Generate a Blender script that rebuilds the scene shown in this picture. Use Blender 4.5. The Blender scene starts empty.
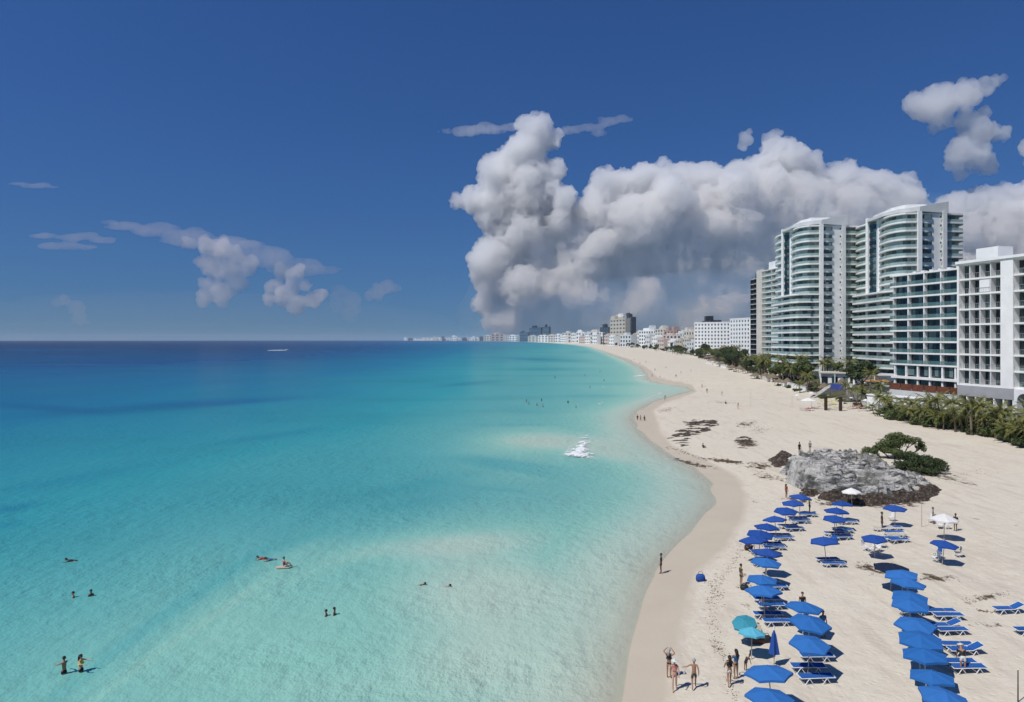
"""A long white beach with blue umbrellas, turquoise sea and a row of hotel towers, seen from twenty metres up."""
SKY_AIR, SKY_DUST, SKY_OZ, SKY_STR = 1.6, 0.0, 9.0, 0.063
SKY_TINT, SKY_GAMMA = (0.385, 0.605, 1.0, 1), 1.0
SKY_LIFT = (1.0, 0.07)
HAZE = 0.000028
CLOUDS = True
SEA_BUMP = 0.75
SEA_GLOSS = 0.2
SEA_RAMP = [(0.0, (0.56, 0.60, 0.48)), (0.22, (0.385, 0.525, 0.43)), (0.31, (0.22, 0.465, 0.385)), (0.42, (0.105, 0.36, 0.34)), (0.52, (0.032, 0.275, 0.30)),
            (0.62, (0.009, 0.145, 0.25)), (0.72, (0.006, 0.062, 0.18)), (0.84, (0.005, 0.016, 0.075))]
import bpy, bmesh, math, random
import numpy as np
from mathutils import Vector, Matrix, noise
random.seed(7)
rng = np.random.default_rng(7)
S = bpy.context.scene
COL = S.collection
PI = math.pi
R = math.radians

# ------------------------------------------------------------------ camera
F, CX, HY, CH = 700.0, 512.0, 339.7, 20.0        # focal length in pixels, image centre, row of the eye level, eye height (m)
cd = bpy.data.cameras.new('camera')
cam = bpy.data.objects.new('camera', cd)
COL.objects.link(cam)
cam.location = (0, 0, CH)
cam.rotation_euler = (R(90), 0, 0)
cd.sensor_width = 36
cd.lens = F / 1024 * 36
cd.shift_y = -(351 - HY) / 1024
cd.clip_start = 0.5
cd.clip_end = 120000
S.camera = cam

# ------------------------------------------------------------------ render settings
S.render.engine = 'CYCLES'
c = S.cycles
c.use_denoising = True
c.max_bounces = 10
c.diffuse_bounces = 3
c.glossy_bounces = 3
c.transmission_bounces = 4
c.transparent_max_bounces = 16
c.volume_bounces = 10
c.use_adaptive_sampling = True
c.adaptive_threshold = 0.02
c.caustics_reflective = False
c.caustics_refractive = False
S.view_settings.view_transform = 'Standard'
S.view_settings.look = 'None'
S.view_settings.exposure = 0.0
S.view_settings.gamma = 1.0

# ------------------------------------------------------------------ light
SUN_EL = R(56)
shadow_dir = Vector((math.cos(R(33)), math.sin(R(33)), 0))      # shadows fall right and a little away
sun_from = Vector((-shadow_dir.x * math.cos(SUN_EL), -shadow_dir.y * math.cos(SUN_EL), math.sin(SUN_EL)))
sl = bpy.data.lights.new('sun', 'SUN')
sl.energy = 4.1
sl.angle = R(0.5)
sl.color = (1.0, 0.965, 0.91)
so = bpy.data.objects.new('sun', sl)
COL.objects.link(so)
so.rotation_euler = sun_from.to_track_quat('Z', 'Y').to_euler()
W = bpy.data.worlds.new('World')
S.world = W
W.use_nodes = True
nt = W.node_tree
bg = nt.nodes['Background']
sky = nt.nodes.new('ShaderNodeTexSky')
sky.sky_type = 'NISHITA'
sky.sun_disc = False
sky.sun_elevation = SUN_EL
sky.sun_rotation = math.atan2(sun_from.x, sun_from.y)
sky.air_density = SKY_AIR
sky.dust_density = SKY_DUST
sky.ozone_density = SKY_OZ
sky.altitude = 0
tint = nt.nodes.new('ShaderNodeMix')
tint.data_type = 'RGBA'
tint.blend_type = 'MULTIPLY'
tint.inputs[0].default_value = 1.0
tint.inputs[7].default_value = SKY_TINT
gam = nt.nodes.new('ShaderNodeGamma')
gam.inputs[1].default_value = SKY_GAMMA
# the colour low in the sky is taken from a little higher up: the clear tropical air carries little dust
wc = nt.nodes.new('ShaderNodeTexCoord')
vm = nt.nodes.new('ShaderNodeVectorMath'); vm.operation = 'MULTIPLY_ADD'
vm.inputs[1].default_value = (1, 1, SKY_LIFT[0])
vm.inputs[2].default_value = (0, 0, SKY_LIFT[1])
vn = nt.nodes.new('ShaderNodeVectorMath'); vn.operation = 'NORMALIZE'
nt.links.new(wc.outputs['Generated'], vm.inputs[0])
nt.links.new(vm.outputs[0], vn.inputs[0])
nt.links.new(vn.outputs[0], sky.inputs[0])
nt.links.new(sky.outputs[0], gam.inputs[0])
nt.links.new(gam.outputs[0], tint.inputs[6])
nt.links.new(tint.outputs[2], bg.inputs[0])
bg.inputs[1].default_value = SKY_STR

# ------------------------------------------------------------------ materials
MATS = {}
class NB:
    """small node builder"""
    def __init__(s, name):
        s.m = bpy.data.materials.new(name)
        s.m.use_nodes = True
        s.t = s.m.node_tree
        s.p = s.t.nodes['Principled BSDF']
        s.out = s.t.nodes['Material Output']
        MATS[name] = s.m
    def n(s, kind, **kw):
        nd = s.t.nodes.new(kind)
        for k, v in kw.items():
            if k.startswith('i_'):
                key = k[2:]
                key = int(key) if key.isdigit() else key
                s.set(nd.inputs[key], v)
            else:
                setattr(nd, k, v)
        return nd
    def set(s, sock, v):
        if isinstance(v, bpy.types.NodeSocket):
            s.t.links.new(v, sock)
        else:
            sock.default_value = v
    def coord(s):
        return s.n('ShaderNodeTexCoord').outputs['Object']
    def geo(s):
        return s.n('ShaderNodeNewGeometry').outputs['Position']
    def mapping(s, vec, scale):
        return s.n('ShaderNodeMapping', i_Vector=vec, i_Scale=scale).outputs[0]
    def noise(s, vec, scale, detail=4, rough=0.55, out=0):
        return s.n('ShaderNodeTexNoise', i_Vector=vec, i_Scale=scale, i_Detail=detail, i_Roughness=rough).outputs[out]
    def ramp(s, fac, pts, interp='LINEAR'):
        nd = s.n('ShaderNodeValToRGB', i_0=fac)
        cr = nd.color_ramp
        cr.interpolation = interp
        while len(cr.elements) < len(pts):
            cr.elements.new(0.5)
        for e, (p, col) in zip(cr.elements, pts):
            e.position = p
            e.color = col if len(col) == 4 else (*col, 1)
        return nd.outputs[0]
    def mix(s, fac, a, b, blend='MIX'):
        nd = s.n('ShaderNodeMix', data_type='RGBA', blend_type=blend)
        s.set(nd.inputs[0], fac)
        s.set(nd.inputs[6], a if isinstance(a, bpy.types.NodeSocket) or len(a) == 4 else (*a, 1))
        s.set(nd.inputs[7], b if isinstance(b, bpy.types.NodeSocket) or len(b) == 4 else (*b, 1))
        return nd.outputs[2]
    def math(s, op, a, b=0.0, cl=False):
        nd = s.n('ShaderNodeMath', operation=op, use_clamp=cl)
        s.set(nd.inputs[0], a)
        s.set(nd.inputs[1], b)
        return nd.outputs[0]
    def mrange(s, v, a, b, c0=0.0, d=1.0):
        nd = s.n('ShaderNodeMapRange', interpolation_type='SMOOTHSTEP')
        for k, x in zip((0, 1, 2, 3, 4), (v, a, b, c0, d)):
            s.set(nd.inputs[k], x)
        return nd.outputs[0]
    def bump(s, h, strength=0.5, dist=0.1, normal=None):
        nd = s.n('ShaderNodeBump', i_Height=h, i_Strength=strength, i_Distance=dist)
        if normal is not None:
            s.set(nd.inputs['Normal'], normal)
        return nd.outputs[0]
    def attr(s, name, out='Fac'):
        return s.n('ShaderNodeAttribute', attribute_name=name).outputs[out]
    def base(s, col, rough=0.6, spec=0.3, normal=None, metal=0.0):
        s.set(s.p.inputs['Base Color'], col if isinstance(col, bpy.types.NodeSocket) or len(col) == 4 else (*col, 1))
        s.set(s.p.inputs['Roughness'], rough)
        s.set(s.p.inputs['Specular IOR Level'], spec)
        s.set(s.p.inputs['Metallic'], metal)
        if normal is not None:
            s.set(s.p.inputs['Normal'], normal)
        return s.m

def simple(name, col, rough=0.6, var=0.12, scale=1.5, spec=0.3, bump=0.0):
    """a plain material with mottled base colour"""
    b = NB(name)
    co = b.coord()
    f = b.noise(co, scale, 5, 0.6)
    lo = tuple(x * (1 - var) for x in col)
    hi = tuple(min(1, x * (1 + var)) for x in col)
    cc = b.ramp(f, [(0.3, lo), (0.7, hi)])
    nrm = b.bump(b.noise(co, scale * 6, 4), bump, 0.05) if bump else None
    return b.base(cc, rough, spec, nrm)

def glassy(name, col, rough=0.12, spec=0.6):
    b = NB(name)
    co = b.coord()
    cc = b.mix(b.noise(co, 0.35, 3), tuple(x * .55 for x in col), tuple(min(1, x * 1.5) for x in col))
    return b.base(cc, rough, spec)

# ------------------------------------------------------------------ tags, objects
def tag(o, label=None, cat=None, group=None, kind=None):
    if label: o['label'] = label
    if cat: o['category'] = cat
    if group: o['group'] = group
    if kind or cat: o['kind'] = kind or 'thing'
    return o

def empty(name, loc=(0, 0, 0), rz=0.0):
    o = bpy.data.objects.new(name, None)
    COL.objects.link(o)
    o.location = loc
    o.rotation_euler = (0, 0, rz)
    o.empty_display_size = 0.3
    return o

def copy_tree(o, parent=None):
    d = o.copy()
    COL.objects.link(d)
    d.parent = parent
    for ch in list(o.children):
        copy_tree(ch, d)
    return d

class MB:
    """collects shapes, then links them as one mesh object"""
    def __init__(s):
        s.v, s.f, s.mi, s.sm = [], [], [], []
        s.cur, s.smooth = 0, False
    def add(s, vs, fs):
        b = len(s.v)
        s.v += [tuple(p) for p in vs]
        for f in fs:
            s.f.append(tuple(i + b for i in f))
            s.mi.append(s.cur)
            s.sm.append(s.smooth)
        return s
    def box(s, x0, x1, y0, y1, z0, z1):
        s.add([(x0, y0, z0), (x1, y0, z0), (x1, y1, z0), (x0, y1, z0), (x0, y0, z1), (x1, y0, z1), (x1, y1, z1), (x0, y1, z1)],
              [(0, 3, 2, 1), (4, 5, 6, 7), (0, 1, 5, 4), (1, 2, 6, 5), (2, 3, 7, 6), (3, 0, 4, 7)])
        return s
    def prism(s, pts, z0, z1):
        n = len(pts)
        a = sum(pts[i][0] * pts[(i + 1) % n][1] - pts[(i + 1) % n][0] * pts[i][1] for i in range(n))
        if a < 0: pts = pts[::-1]
        z0s = z0 if isinstance(z0, (list, tuple)) else [z0] * n
        z1s = z1 if isinstance(z1, (list, tuple)) else [z1] * n
        s.add([(p[0], p[1], z) for p, z in zip(pts, z0s)] + [(p[0], p[1], z) for p, z in zip(pts, z1s)],
              [tuple(range(n))[::-1], tuple(range(n, 2 * n))] + [(i, (i + 1) % n, n + (i + 1) % n, n + i) for i in range(n)])
        return s
    def tube(s, pts, rad, k=6, cap=True):
        """tapered tube along points; rad is a number or a list"""
        pts = [Vector(p) for p in pts]
        n = len(pts)
        rs = rad if isinstance(rad, (list, tuple)) else [rad] * n
        vs, fs = [], []
        up = Vector((0, 0, 1))
        for i, p in enumerate(pts):
            d = (pts[min(i + 1, n - 1)] - pts[max(i - 1, 0)]).normalized()
            a = d.cross(up)
            if a.length < 1e-3: a = d.cross(Vector((1, 0, 0)))
            a.normalize()
            b = d.cross(a)
            for j in range(k):
                t = 2 * PI * j / k
                vs.append(p + (a * math.cos(t) + b * math.sin(t)) * rs[i])
        for i in range(n - 1):
            for j in range(k):
                q = (j + 1) % k
                fs.append((i * k + j, (i + 1) * k + j, (i + 1) * k + q, i * k + q))
        if cap:
            fs.append(tuple(range(k)))
            fs.append(tuple(range((n - 1) * k, n * k))[::-1])
        s.add(vs, fs)
        return s
    def strip(s, pts, th, z0, z1):
        """a vertical band of thickness th following plan points"""
        n = len(pts)
        nr = []
        for i in range(n):
            a = Vector(pts[max(i - 1, 0)][:2]); b = Vector(pts[min(i + 1, n - 1)][:2])
            d = (b - a).normalized()
            nr.append(Vector((d.y, -d.x)))
        vs, fs = [], []
        for p, q in zip(pts, nr):
            for off, z in ((0, z0), (0, z1), (th, z1), (th, z0)):
                vs.append((p[0] - q.x * off, p[1] - q.y * off, z))
        for i in range(n - 1):
            for j in range(4):
                k = (j + 1) % 4
                fs.append((i * 4 + j, (i + 1) * 4 + j, (i + 1) * 4 + k, i * 4 + k))
        fs.append((3, 2, 1, 0)); e = (n - 1) * 4
        fs.append((e, e + 1, e + 2, e + 3))
        s.add(vs, fs)
        return s
    def mesh(s, name, mats):
        me = bpy.data.meshes.new(name)
        me.from_pydata(s.v, [], s.f)
        for m in (mats if isinstance(mats, (list, tuple)) else [mats]):
            me.materials.append(m)
        me.polygons.foreach_set('material_index', s.mi)
        me.polygons.foreach_set('use_smooth', s.sm)
        me.update()
        return me
    def build(s, name, mats, parent=None):
        o = bpy.data.objects.new(name, s.mesh(name, mats))
        COL.objects.link(o)
        if parent: o.parent = parent
        return o

def link(name, me, parent=None, loc=None):
    o = bpy.data.objects.new(name, me)
    COL.objects.link(o)
    if parent: o.parent = parent
    if loc: o.location = loc
    return o

ORD = 'first second third fourth fifth sixth seventh eighth ninth tenth eleventh twelfth thirteenth fourteenth fifteenth sixteenth seventeenth eighteenth nineteenth twentieth'.split()
for _t in ('twenty', 'thirty', 'forty', 'fifty', 'sixty', 'seventy', 'eighty', 'ninety'):
    if _t != 'twenty': ORD.append(_t[:-1] + 'ieth')
    ORD += [_t + '-' + w for w in ORD[:9]]
def nthn(i):
    return ORD[i] if i < len(ORD) else 'one hundred and ' * (i >= 100) + (ORD[i % 100] if i % 100 < len(ORD) else '')
def nth(i, word='nearest'):
    return word if i == 0 else ORD[i] + ' ' + word

# ------------------------------------------------------------------ the lie of the land (plan coordinates, metres)
def g0(px, py, z=0.0):
    D = (CH - z) * F / (py - HY)
    return ((px - CX) / F * D, D)
def pD(px, D):
    return ((px - CX) / F * D, D)
WATER_PX = [(560, 1100), (600, 850), (618, 720), (628, 680), (638, 640), (648, 600), (657, 572), (678, 548), (704, 522), (716, 503), (713, 484), (694, 468),
            (668, 454), (650, 441), (640, 430), (634, 420), (638, 411), (655, 402), (676, 396), (694, 390.8), (688, 386.5), (668, 384.5), (650, 380.5), (648, 374), (641, 367),
            (625, 359.5), (608, 353), (591, 347), (575, 344.7), (553, 343.0), (520, 341.6), (480, 341.0), (405, 340.6)]
DRY_PX = [(640, 1100), (660, 850), (672, 720), (676, 680), (684, 640), (691, 600), (701, 570), (729, 547), (745, 518), (748, 495), (740, 477), (709, 460),
          (674, 445), (662, 432), (658, 420), (654, 410), (664, 403), (682, 397), (698, 391), (692, 384.5), (672, 381), (658, 377.5), (653, 372), (645, 366),
          (628, 358.8), (610, 352.6), (592, 346.8), (576, 344.5), (554, 342.9), (521, 341.5), (481, 340.95), (406, 340.58)]
VEG_PX = [(1150, 470), (1060, 448), (1024, 441), (990, 434), (940, 424), (900, 417), (868, 410), (845, 402), (815, 395), (790, 388), (770, 380), (748, 374), (722, 365), (704, 359),
          (684, 354.5), (655, 350), (630, 347), (606, 344.8), (580, 343.2), (556, 342.3), (521, 341.2), (482, 340.8), (410, 340.5)]
SHORE = np.array([g0(*p) for p in WATER_PX])
DRY = np.array([g0(*p, 0.4) for p in DRY_PX])
VEG = np.array([g0(*p, 2.4 if p[1] > 343 else 0) for p in VEG_PX])

def seg_dist(P, L):
    best = np.full(len(P), 1e12)
    for a, b in zip(L[:-1], L[1:]):
        d = b - a
        t = np.clip(((P - a) @ d) / max(d @ d, 1e-9), 0, 1)
        q = P - (a + t[:, None] * d)
        best = np.minimum(best, (q * q).sum(1))
    return np.sqrt(best)
def inside(P, L, far=60000.0):
    """is P on the right (land) side of the line L, closed far to the right"""
    poly = np.vstack([[[far, -far]], [[L[0][0], -far]] if False else [[L[0][0] - 0.0, -400.0]], L, [[L[-1][0], far]], [[far, far]]])
    x, y = P[:, 0], P[:, 1]
    res = np.zeros(len(P), bool)
    n = len(poly)
    for i in range(n):
        x1, y1 = poly[i]; x2, y2 = poly[(i + 1) % n]
        cond = (y1 > y) != (y2 > y)
        with np.errstate(divide='ignore', invalid='ignore'):
            xi = (x2 - x1) * (y - y1) / (y2 - y1) + x1
        res ^= cond & (x < xi)
    return res
def sdist(P, L):
    d = seg_dist(P, L)
    return np.where(inside(P, L), d, -d)
def sm(x, a, b):
    t = np.clip((x - a) / (b - a), 0, 1)
    return t * t * (3 - 2 * t)
def vnoise(x, y, s, seed=0):
    """smooth value noise on arrays"""
    x = x / s + seed * 17.3; y = y / s - seed * 9.1
    xi, yi = np.floor(x), np.floor(y)
    fx, fy = x - xi, y - yi
    fx = fx * fx * (3 - 2 * fx); fy = fy * fy * (3 - 2 * fy)
    def h(a, b):
        v = np.sin(a * 127.1 + b * 311.7 + seed) * 43758.5453
        return v - np.floor(v)
    return (h(xi, yi) * (1 - fx) + h(xi + 1, yi) * fx) * (1 - fy) + (h(xi, yi + 1) * (1 - fx) + h(xi + 1, yi + 1) * fx) * fy
def fbm(x, y, s, seed=0, o=4):
    r, a, t = 0, 1.0, 0
    for k in range(o):
        r = r + a * vnoise(x, y, s / 2 ** k, seed + k * 3)
        t += a; a *= 0.5
    return r / t
def fields(P):
    s = sdist(P, SHORE)
    v = sdist(P, VEG)
    s = s + (vnoise(P[:, 0], P[:, 1], 6, 5) - .5) * 1.2 * sm(np.abs(P[:, 1]), 20, 60)
    land = 0.075 * np.clip(s, 0, 9) + 0.03 * np.clip(s - 9, 0, 20) + 0.012 * np.clip(s - 29, 0, 60)
    z = np.where(s > 0, land, np.maximum(0.055 * s, -2.2))
    near = 1 - sm(P[:, 1], 200, 500)
    z = z + sm(s, 4, 14) * ((fbm(P[:, 0], P[:, 1], 9, 2, 3) - .5) * .5 + (vnoise(P[:, 0], P[:, 1], 1.1, 4) - .5) * .07 * near)
    up = sm(v, -2, 16) * 2.6
    return s, v, z + np.where(s > 5, up, 0)
GX, GY, GS = np.arange(-12, 150, .5), np.arange(24, 330, .5), .5
_gx, _gy = np.meshgrid(GX, GY, indexing='ij')
GZ = fields(np.stack([_gx.ravel(), _gy.ravel()], 1))[2].reshape(_gx.shape)
def HZ(x, y):
    u, w = (x - GX[0]) / GS, (y - GY[0]) / GS
    i, j = int(u), int(w)
    if u >= 0 and w >= 0 and i < len(GX) - 1 and j < len(GY) - 1:
        a, b_ = u - i, w - j
        return float((GZ[i, j] * (1 - a) + GZ[i + 1, j] * a) * (1 - b_) + (GZ[i, j + 1] * (1 - a) + GZ[i + 1, j + 1] * a) * b_)
    return float(fields(np.array([[x, y]], float))[2][0])
def at(px, py, h=0.0, lo=None):
    """the point of the ground seen at a pixel (or the foot of something seen there h metres above the ground)"""
    z = 1.0
    for _ in range(8):
        D = (CH - z - h) * F / (py - HY)
        x = (px - CX) / F * D
        z = HZ(x, D) if lo is None else max(lo, HZ(x, D))
    return Vector((x, D, z))

# polar sheet around the viewpoint, finer where it is seen at a distance
def polar_sheet(rstep, astep, rmax):
    v = 14000 / 12.0
    rr = [3.0, 7.0]
    while v > 14000 / rmax:
        rr.append(14000 / v)
        v -= max(min(rstep, v * 0.06), 0.12)
    rr.append(rmax)
    aa = list(np.arange(-40, 40.001, astep)) + list(np.arange(42, 319, 6.0))
    rr, aa = np.array(rr), np.radians(np.array(aa))
    RR, AA = np.meshgrid(rr, aa, indexing='ij')
    X, Y = RR * np.sin(AA), RR * np.cos(AA)
    n, m = X.shape
    P = np.stack([X.ravel(), Y.ravel()], 1)
    i, j = np.meshgrid(np.arange(n - 1), np.arange(m), indexing='ij')
    jn = (j + 1) % m
    q = np.stack([i * m + j, i * m + jn, (i + 1) * m + jn, (i + 1) * m + j], -1).reshape(-1, 4)
    P = np.vstack([P, [[0, 0]]])
    cen = len(P) - 1
    tri = np.stack([np.full(m, cen), (np.arange(m) + 1) % m, np.arange(m)], 1)
    return P, q, tri
def np_mesh(name, V, quads, tris=None):
    me = bpy.data.meshes.new(name)
    nq = len(quads); ntr = 0 if tris is None else len(tris)
    me.vertices.add(len(V))
    me.vertices.foreach_set('co', V.astype(np.float32).ravel())
    me.loops.add(nq * 4 + ntr * 3)
    li = quads.ravel() if tris is None else np.concatenate([quads.ravel(), tris.ravel()])
    me.loops.foreach_set('vertex_index', li.astype(np.int32))
    me.polygons.add(nq + ntr)
    st = np.concatenate([np.arange(nq) * 4, nq * 4 + np.arange(ntr) * 3])
    me.polygons.foreach_set('loop_start', st.astype(np.int32))
    me.update(calc_edges=True)
    me.polygons.foreach_set('use_smooth', np.ones(nq + ntr, bool))
    return me
def add_attr(me, name, vals):
    a = me.attributes.new(name, 'FLOAT', 'POINT')
    a.data.foreach_set('value', np.asarray(vals, np.float32))
# ------------------------------------------------------------------ sand
b = NB('sand')
po = b.geo()
n1 = b.noise(po, 0.06, 6, 0.6)
n2 = b.noise(po, 1.3, 5, 0.6)
dry = b.mix(n1, (0.51, 0.45, 0.35), (0.63, 0.575, 0.47))
dry = b.mix(b.mrange(n2, 0.35, 0.7), dry, (0.61, 0.555, 0.455))
trk = b.noise(b.mapping(po, (0.9, 0.12, 1)), 1.0, 4, 0.6)
dry = b.mix(b.math('MULTIPLY', b.mrange(trk, 0.5, 0.7), 0.5), dry, (0.45, 0.385, 0.31))
wet = b.attr('wet')
wetn = b.mrange(b.math('ADD', wet, b.math('MULTIPLY', b.math('SUBTRACT', b.noise(po, 0.35, 4), 0.5), 0.5)), 0.3, 0.75)
wc = b.mix(b.noise(po, 0.25, 4), (0.455, 0.39, 0.30), (0.53, 0.465, 0.36))
veg = b.attr('veg')
colr = b.mix(wetn, dry, wc)
weed = b.attr('weed')
wn = b.noise(b.mapping(po, (1.0, 0.55, 1)), 1.1, 6, 0.75)
wf = b.mrange(b.math('ADD', wn, b.math('MULTIPLY', weed, 0.42)), 0.67, 0.78)
colr = b.mix(wf, colr, (0.085, 0.06, 0.035))
gn = b.noise(po, 0.15, 5)
green = b.mix(gn, (0.035, 0.055, 0.02), (0.13, 0.115, 0.07))
colr = b.mix(b.mrange(b.math('ADD', veg, b.math('MULTIPLY', b.math('SUBTRACT', gn, 0.5), 0.8)), 0.35, 0.6), colr, green)
hb = b.math('ADD', b.math('MULTIPLY', b.noise(po, 0.9, 5, 0.6), 1.0), b.math('MULTIPLY', b.noise(po, 4.0, 4, 0.6), 0.35))
foot = b.n('ShaderNodeTexVoronoi', i_Vector=po, i_Scale=1.6).outputs[0]
hb = b.math('ADD', hb, b.math('MULTIPLY', b.mrange(foot, 0.0, 0.35), 0.25))
bs = b.math('MULTIPLY', b.math('SUBTRACT', 1.0, b.math('MULTIPLY', wetn, 0.85)), 0.85)
nd = b.n('ShaderNodeBump', i_Height=hb, i_Distance=0.16)
b.set(nd.inputs['Strength'], bs)
ro = b.math('SUBTRACT', 0.9, b.math('MULTIPLY', wetn, 0.35))
b.base(colr, ro, 0.16, nd.outputs[0])
SAND = b.m

P, q, tri = polar_sheet(1.7, 0.11, 17500)
s_, v_, z_ = fields(P)
dd = sdist(P, DRY)
wet = np.where(dd > 0, 0.5 * np.exp(-np.abs(dd) / 0.8), 0.5 + 0.5 * sm(-dd, 0, 1.5)) * (1 - .75 * sm(-s_, -.5, 3))
pxs = CX + F * P[:, 0] / np.maximum(P[:, 1], 1)
pys = HY + (CH - z_) * F / np.maximum(P[:, 1], 1)
front = P[:, 1] > 5
def pblob(cx, cy, rx, ry, ang=0.0, pw=1.0):
    """weight of a patch of ground whose middle and half sizes are given by where it lies in plan"""
    c_, s2 = math.cos(R(ang)), math.sin(R(ang))
    dx, dy = pxs - cx, pys - cy
    u = (dx * c_ + dy * s2) / rx; w = (-dx * s2 + dy * c_) / ry
    return np.exp(-(u * u + w * w) ** pw) * front
# strand line of seaweed litter, patches in front of the rock
weed = np.zeros(len(P))
strand = [(735, 702, 6), (728, 660, 6), (716, 640, 5), (712, 610, 5), (716, 585, 5), (735, 560, 6), (745, 545, 7)]
for (x0, y0, r0), (x1, y1, r1) in zip(strand[:-1], strand[1:]):
    for k in range(4):
        t = k / 4
        weed = np.maximum(weed, 0.34 * pblob(x0 + (x1 - x0) * t, y0 + (y1 - y0) * t, 9, 12))
for a in [(746, 424, 14, 4, -10, .62), (746, 443, 12, 5, 5, .95), (757, 431, 14, 4, 0, .4), (690, 463, 34, 3, 12, .75), (725, 461, 28, 2.2, 6, .9), (760, 466, 16, 4, 0, .7), (770, 478, 30, 3, 10, .55),
          (720, 402, 10, 2, 0, .5), (705, 389, 8, 3, 60, .4), (930, 578, 30, 5, 0, .62), (985, 598, 28, 5, -10, .62), (870, 480, 90, 8, 0, .4), (950, 478, 40, 6, 15, .5), (755, 500, 12, 8, 0, .3),
          (870, 503, 60, 5, 0, .9), (800, 500, 25, 6, 0, .6), (985, 625, 30, 4, 0, .45), (1000, 520, 60, 10, 0, .2), (868, 568, 22, 5, 20, .65), (745, 590, 10, 30, 0, .4)]:
    weed = np.maximum(weed, a[5] * pblob(*a[:5]))
z_ = z_ + weed * 0.02
me = np_mesh('ground', np.column_stack([P, z_]), q, tri)
add_attr(me, 'wet', wet)
add_attr(me, 'veg', sm(v_, 0, 8))
add_attr(me, 'weed', weed)
me.materials.append(SAND)
GROUND = tag(link('ground', me), kind='structure')

# ------------------------------------------------------------------ sea
# depth in metres at soundings along the coast, given by where they lie; in between it is interpolated
SOUND = [(-200, 341, 30), (0, 341, 30), (250, 341, 30), (350, 341, 26), (400, 341, 22), (450, 341.2, 13), (500, 341.5, 8), (540, 343, 5),
         (-200, 348, 26), (0, 348, 25), (150, 348, 24), (300, 348, 20), (400, 348, 12), (470, 348, 6.5), (540, 348, 3.6), (585, 348, 1.6),
         (-100, 358, 19), (0, 358, 18), (150, 358, 16), (300, 358, 12), (400, 358, 7.5), (480, 358, 4.2), (560, 358, 2.3), (605, 358, 1.0),
         (-100, 375, 12.0), (0, 375, 11), (150, 375, 9.5), (300, 375, 7.0), (400, 375, 4.8), (480, 375, 3.1), (560, 375, 2.1), (625, 375, 0.9),
         (-100, 400, 8.3), (0, 400, 7.8), (150, 400, 6.2), (300, 400, 4.9), (400, 400, 3.4), (480, 400, 2.5), (530, 400, 2.1), (570, 400, 1.5), (610, 400, 1.15), (640, 400, .5),
         (-100, 430, 6.2), (0, 430, 5.6), (120, 430, 4.8), (250, 430, 3.9), (350, 430, 3.0), (430, 430, 2.1), (500, 430, 1.5), (560, 430, 1.15), (600, 430, 1.0), (630, 430, .6),
         (-100, 465, 5.0), (0, 465, 4.4), (120, 465, 3.8), (250, 465, 3.1), (350, 465, 2.5), (430, 465, 1.8), (490, 460, 1.2), (540, 456, 1.0), (590, 465, 1.1), (640, 465, 1.0), (680, 475, .8),
         (-100, 510, 4.2), (0, 510, 3.6), (120, 510, 3.0), (250, 510, 2.4), (350, 510, 1.9), (430, 510, 1.5), (500, 500, 1.4), (560, 500, 1.35), (620, 500, 1.25), (680, 500, .85), (700, 500, .5),
         (-100, 560, 3.4), (0, 560, 2.5), (100, 560, 2.1), (200, 560, 1.6), (300, 560, 1.25), (380, 555, 1.15), (440, 548, .8), (500, 545, .7), (560, 550, .8), (610, 555, .7), (640, 565, .3),
         (-100, 610, 2.6), (0, 610, 1.75), (100, 610, 1.5), (200, 610, 1.15), (300, 610, .95), (400, 610, .8), (480, 610, .62), (560, 610, .55), (610, 610, .35),
         (-100, 660, 2.0), (0, 660, 1.4), (100, 660, 1.15), (200, 660, .95), (300, 660, .85), (400, 660, .75), (480, 660, .6), (560, 660, .5), (600, 660, .3),
         (-100, 720, 1.6), (0, 720, 1.1), (200, 720, .85), (400, 720, .7), (520, 720, .5), (580, 720, .3), (0, 900, .9), (300, 900, .7), (500, 900, .4)]
def warp(px, py):
    return np.stack([px / 90.0, np.log(np.maximum(py - HY, .6)) * 3.2], -1)
A = np.array(SOUND, float)
C = warp(A[:, 0], A[:, 1])
def rb(d):
    return np.sqrt(d * d + 0.3)
K = rb(np.linalg.norm(C[:, None] - C[None], axis=-1))
n_ = len(C)
M = np.block([[K, np.ones((n_, 1))], [np.ones((1, n_)), np.zeros((1, 1))]])
wts = np.linalg.solve(M + np.eye(n_ + 1) * -0.01 * np.r_[np.ones(n_), 0], np.r_[np.log(A[:, 2]), 0])
P, q, tri = polar_sheet(1.5, 0.12, 17500)
px = np.clip(CX + F * P[:, 0] / np.maximum(P[:, 1], 1e-3), -260, 1300)
px = np.where(P[:, 1] < 5, np.where(P[:, 0] < 0, -260, 640), px)
py = HY + CH * F / np.maximum(np.where(P[:, 1] < 15, 15, P[:, 1]), 1)
ld = np.zeros(len(P))
for i0 in range(0, len(P), 20000):
    wv = warp(np.minimum(px[i0:i0 + 20000], 720), py[i0:i0 + 20000])
    ld[i0:i0 + 20000] = rb(np.linalg.norm(wv[:, None] - C[None], axis=-1)) @ wts[:-1] + wts[-1]
depth = np.exp(ld)
pxs, pys, front = px, py, P[:, 1] > 5
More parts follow.
